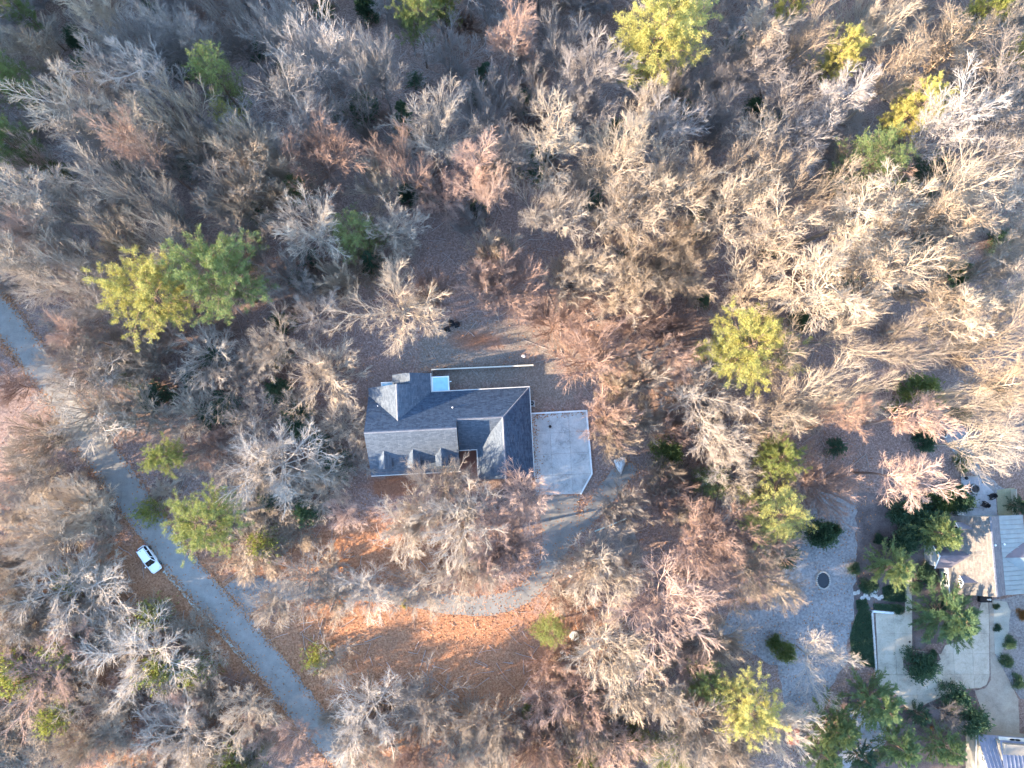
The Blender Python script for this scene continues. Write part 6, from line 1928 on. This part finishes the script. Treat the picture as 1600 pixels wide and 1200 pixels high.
MB().box(-.6, .6, -.30, -.25, .46, .85).build('backrest', M['white'], bn)
for s_ in (-.55, .48):
    for q in (-.22, .15): MB().box(s_, s_ + .07, q, q + .07, 0, .419).build('leg', M['white'], bn)
x, y = P(1541, 936.5, .8)
bx = thing('storage_box', 'black storage box with pale pots by the end of the tan roof', 'box', (x, y, .05))
MB().box(-.92, .92, -.45, .45, 0, .68).build('body', M['black'], bx)
MB().box(-.95, .95, -.48, .48, .681, .76).build('lid', M['black'], bx, bevel=.02)
for px_, rr_ in ((.18, .13), (.50, .17)):
    x2, y2 = x + px_, y - .02
    o = MB().lathe([(rr_ * .7, 0), (rr_, .22), (rr_ * .85, .22), (rr_ * .75, .16)], 14).build('pot', M['white'])
    o.location = (x2, y2, .81)
    tag(o, ('smaller' if rr_ < .15 else 'larger') + ' white pot standing on the black storage box', 'pot')
x, y = P(1508.5, 747, .5)
gr = thing('barbecue_grill', 'small black barbecue grill at the top edge of the patio', 'grill', (x, y, .07))
MB().lathe([(.1, .5), (.26, .6), (.28, .75), (.2, .9), (.05, .95)], 14).build('kettle', M['black'], gr)
for k in range(3):
    an = k * 2.09
    MB().tube([(.15 * math.cos(an), .15 * math.sin(an), .55), (.3 * math.cos(an), .3 * math.sin(an), 0)], .02, 5).build('leg', M['black'], gr)
x, y = P(1501.5, 745, .4), P(1529, 745, .4)
ed = thing('patio_wall', 'low timber edging along the top of the blue grey patio', 'edging', (x[0], x[1], 0))
for k in range(4):
    MB().box(k * (y[0] - x[0]) / 4, (k + 1) * (y[0] - x[0]) / 4 - .02, -.08, .10, -.1, .38).build('board', M['wood_grey'], ed)
a, b = P(1587.5, 764, 1.2), P(1590, 806, 1.2)
fn = thing('garden_fence', 'cream board fence along the small pale lawn', 'fence', (a[0], b[1], 0))
n = 13
for k in range(n):
    MB().box(-.04, .04, k * (a[1] - b[1]) / n, (k + 1) * (a[1] - b[1]) / n - .03, 0, 1.25 + RND.uniform(-.03, .03)).build('board', M['wood_cream'], fn)
# drain cover on the concrete court
x, y = P(1421.5, 1003, .1)
dc = MB().lathe([(.17, .085), (.17, .10), (.12, .105)], 14).build('drain_cover', M['black'])
dc.location = (x, y, 0)
tag(dc, 'small black drain cover in the pale concrete court', 'drain cover')

# low planting: ivy lawn and clipped hedge on the garden side, as dense leaf carpets
def leaf_carpet(name, pts, n, h, tone, label, cat, kind='stuff', seed=1):
    w = poly_px(pts)
    rs_ = np.random.RandomState(seed)
    x0, x1 = min(p_[0] for p_ in w), max(p_[0] for p_ in w)
    y0, y1 = min(p_[1] for p_ in w), max(p_[1] for p_ in w)
    c = []
    while len(c) < n:
        xx, yy = rs_.uniform(x0, x1), rs_.uniform(y0, y1)
        if in_poly(xx, yy, w): c.append((xx, yy, rs_.uniform(.02, h)))
    v_, q_ = blades(rs_, np.array(c), np.tile([0, 0, 1.0], (n, 1)), 2, .22, .05, .7)
    o = link(name, np_mesh(name, v_, q_, M[tone]))
    tag(o, label, cat, kind=kind)
    sheet(name + '_soil', pts, .016, 'lawn', 'dark soil under the ' + label, 'soil', .1, seed)
    return o


leaf_carpet('ivy_lawn', [(1345, 946), (1361, 956), (1367, 1043), (1352, 1040), (1330, 1030), (1328, 990), (1338, 960)], 5200, .25, 'leaf_dark', 'dark green ivy carpet beside the concrete court', 'ground cover', seed=2)
leaf_carpet('grass_patch', [(1378, 918), (1392, 913), (1414, 912), (1415, 940), (1380, 938)], 2200, .2, 'leaf_dark', 'small dark lawn beside the concrete walk', 'lawn', seed=3)
leaf_carpet('low_hedge', [(1364, 943), (1402, 945), (1402, 954), (1366, 951)], 1500, .5, 'leaf_dark', 'low dark hedge above the white capped wall', 'hedge', seed=4)
leaf_carpet('weedy_patch', [(1337, 938), (1352, 935), (1358, 950), (1348, 956), (1338, 952)], 500, .2, 'leaf_dark', 'patch of dark weeds beside the stone steps', 'weeds', seed=5)
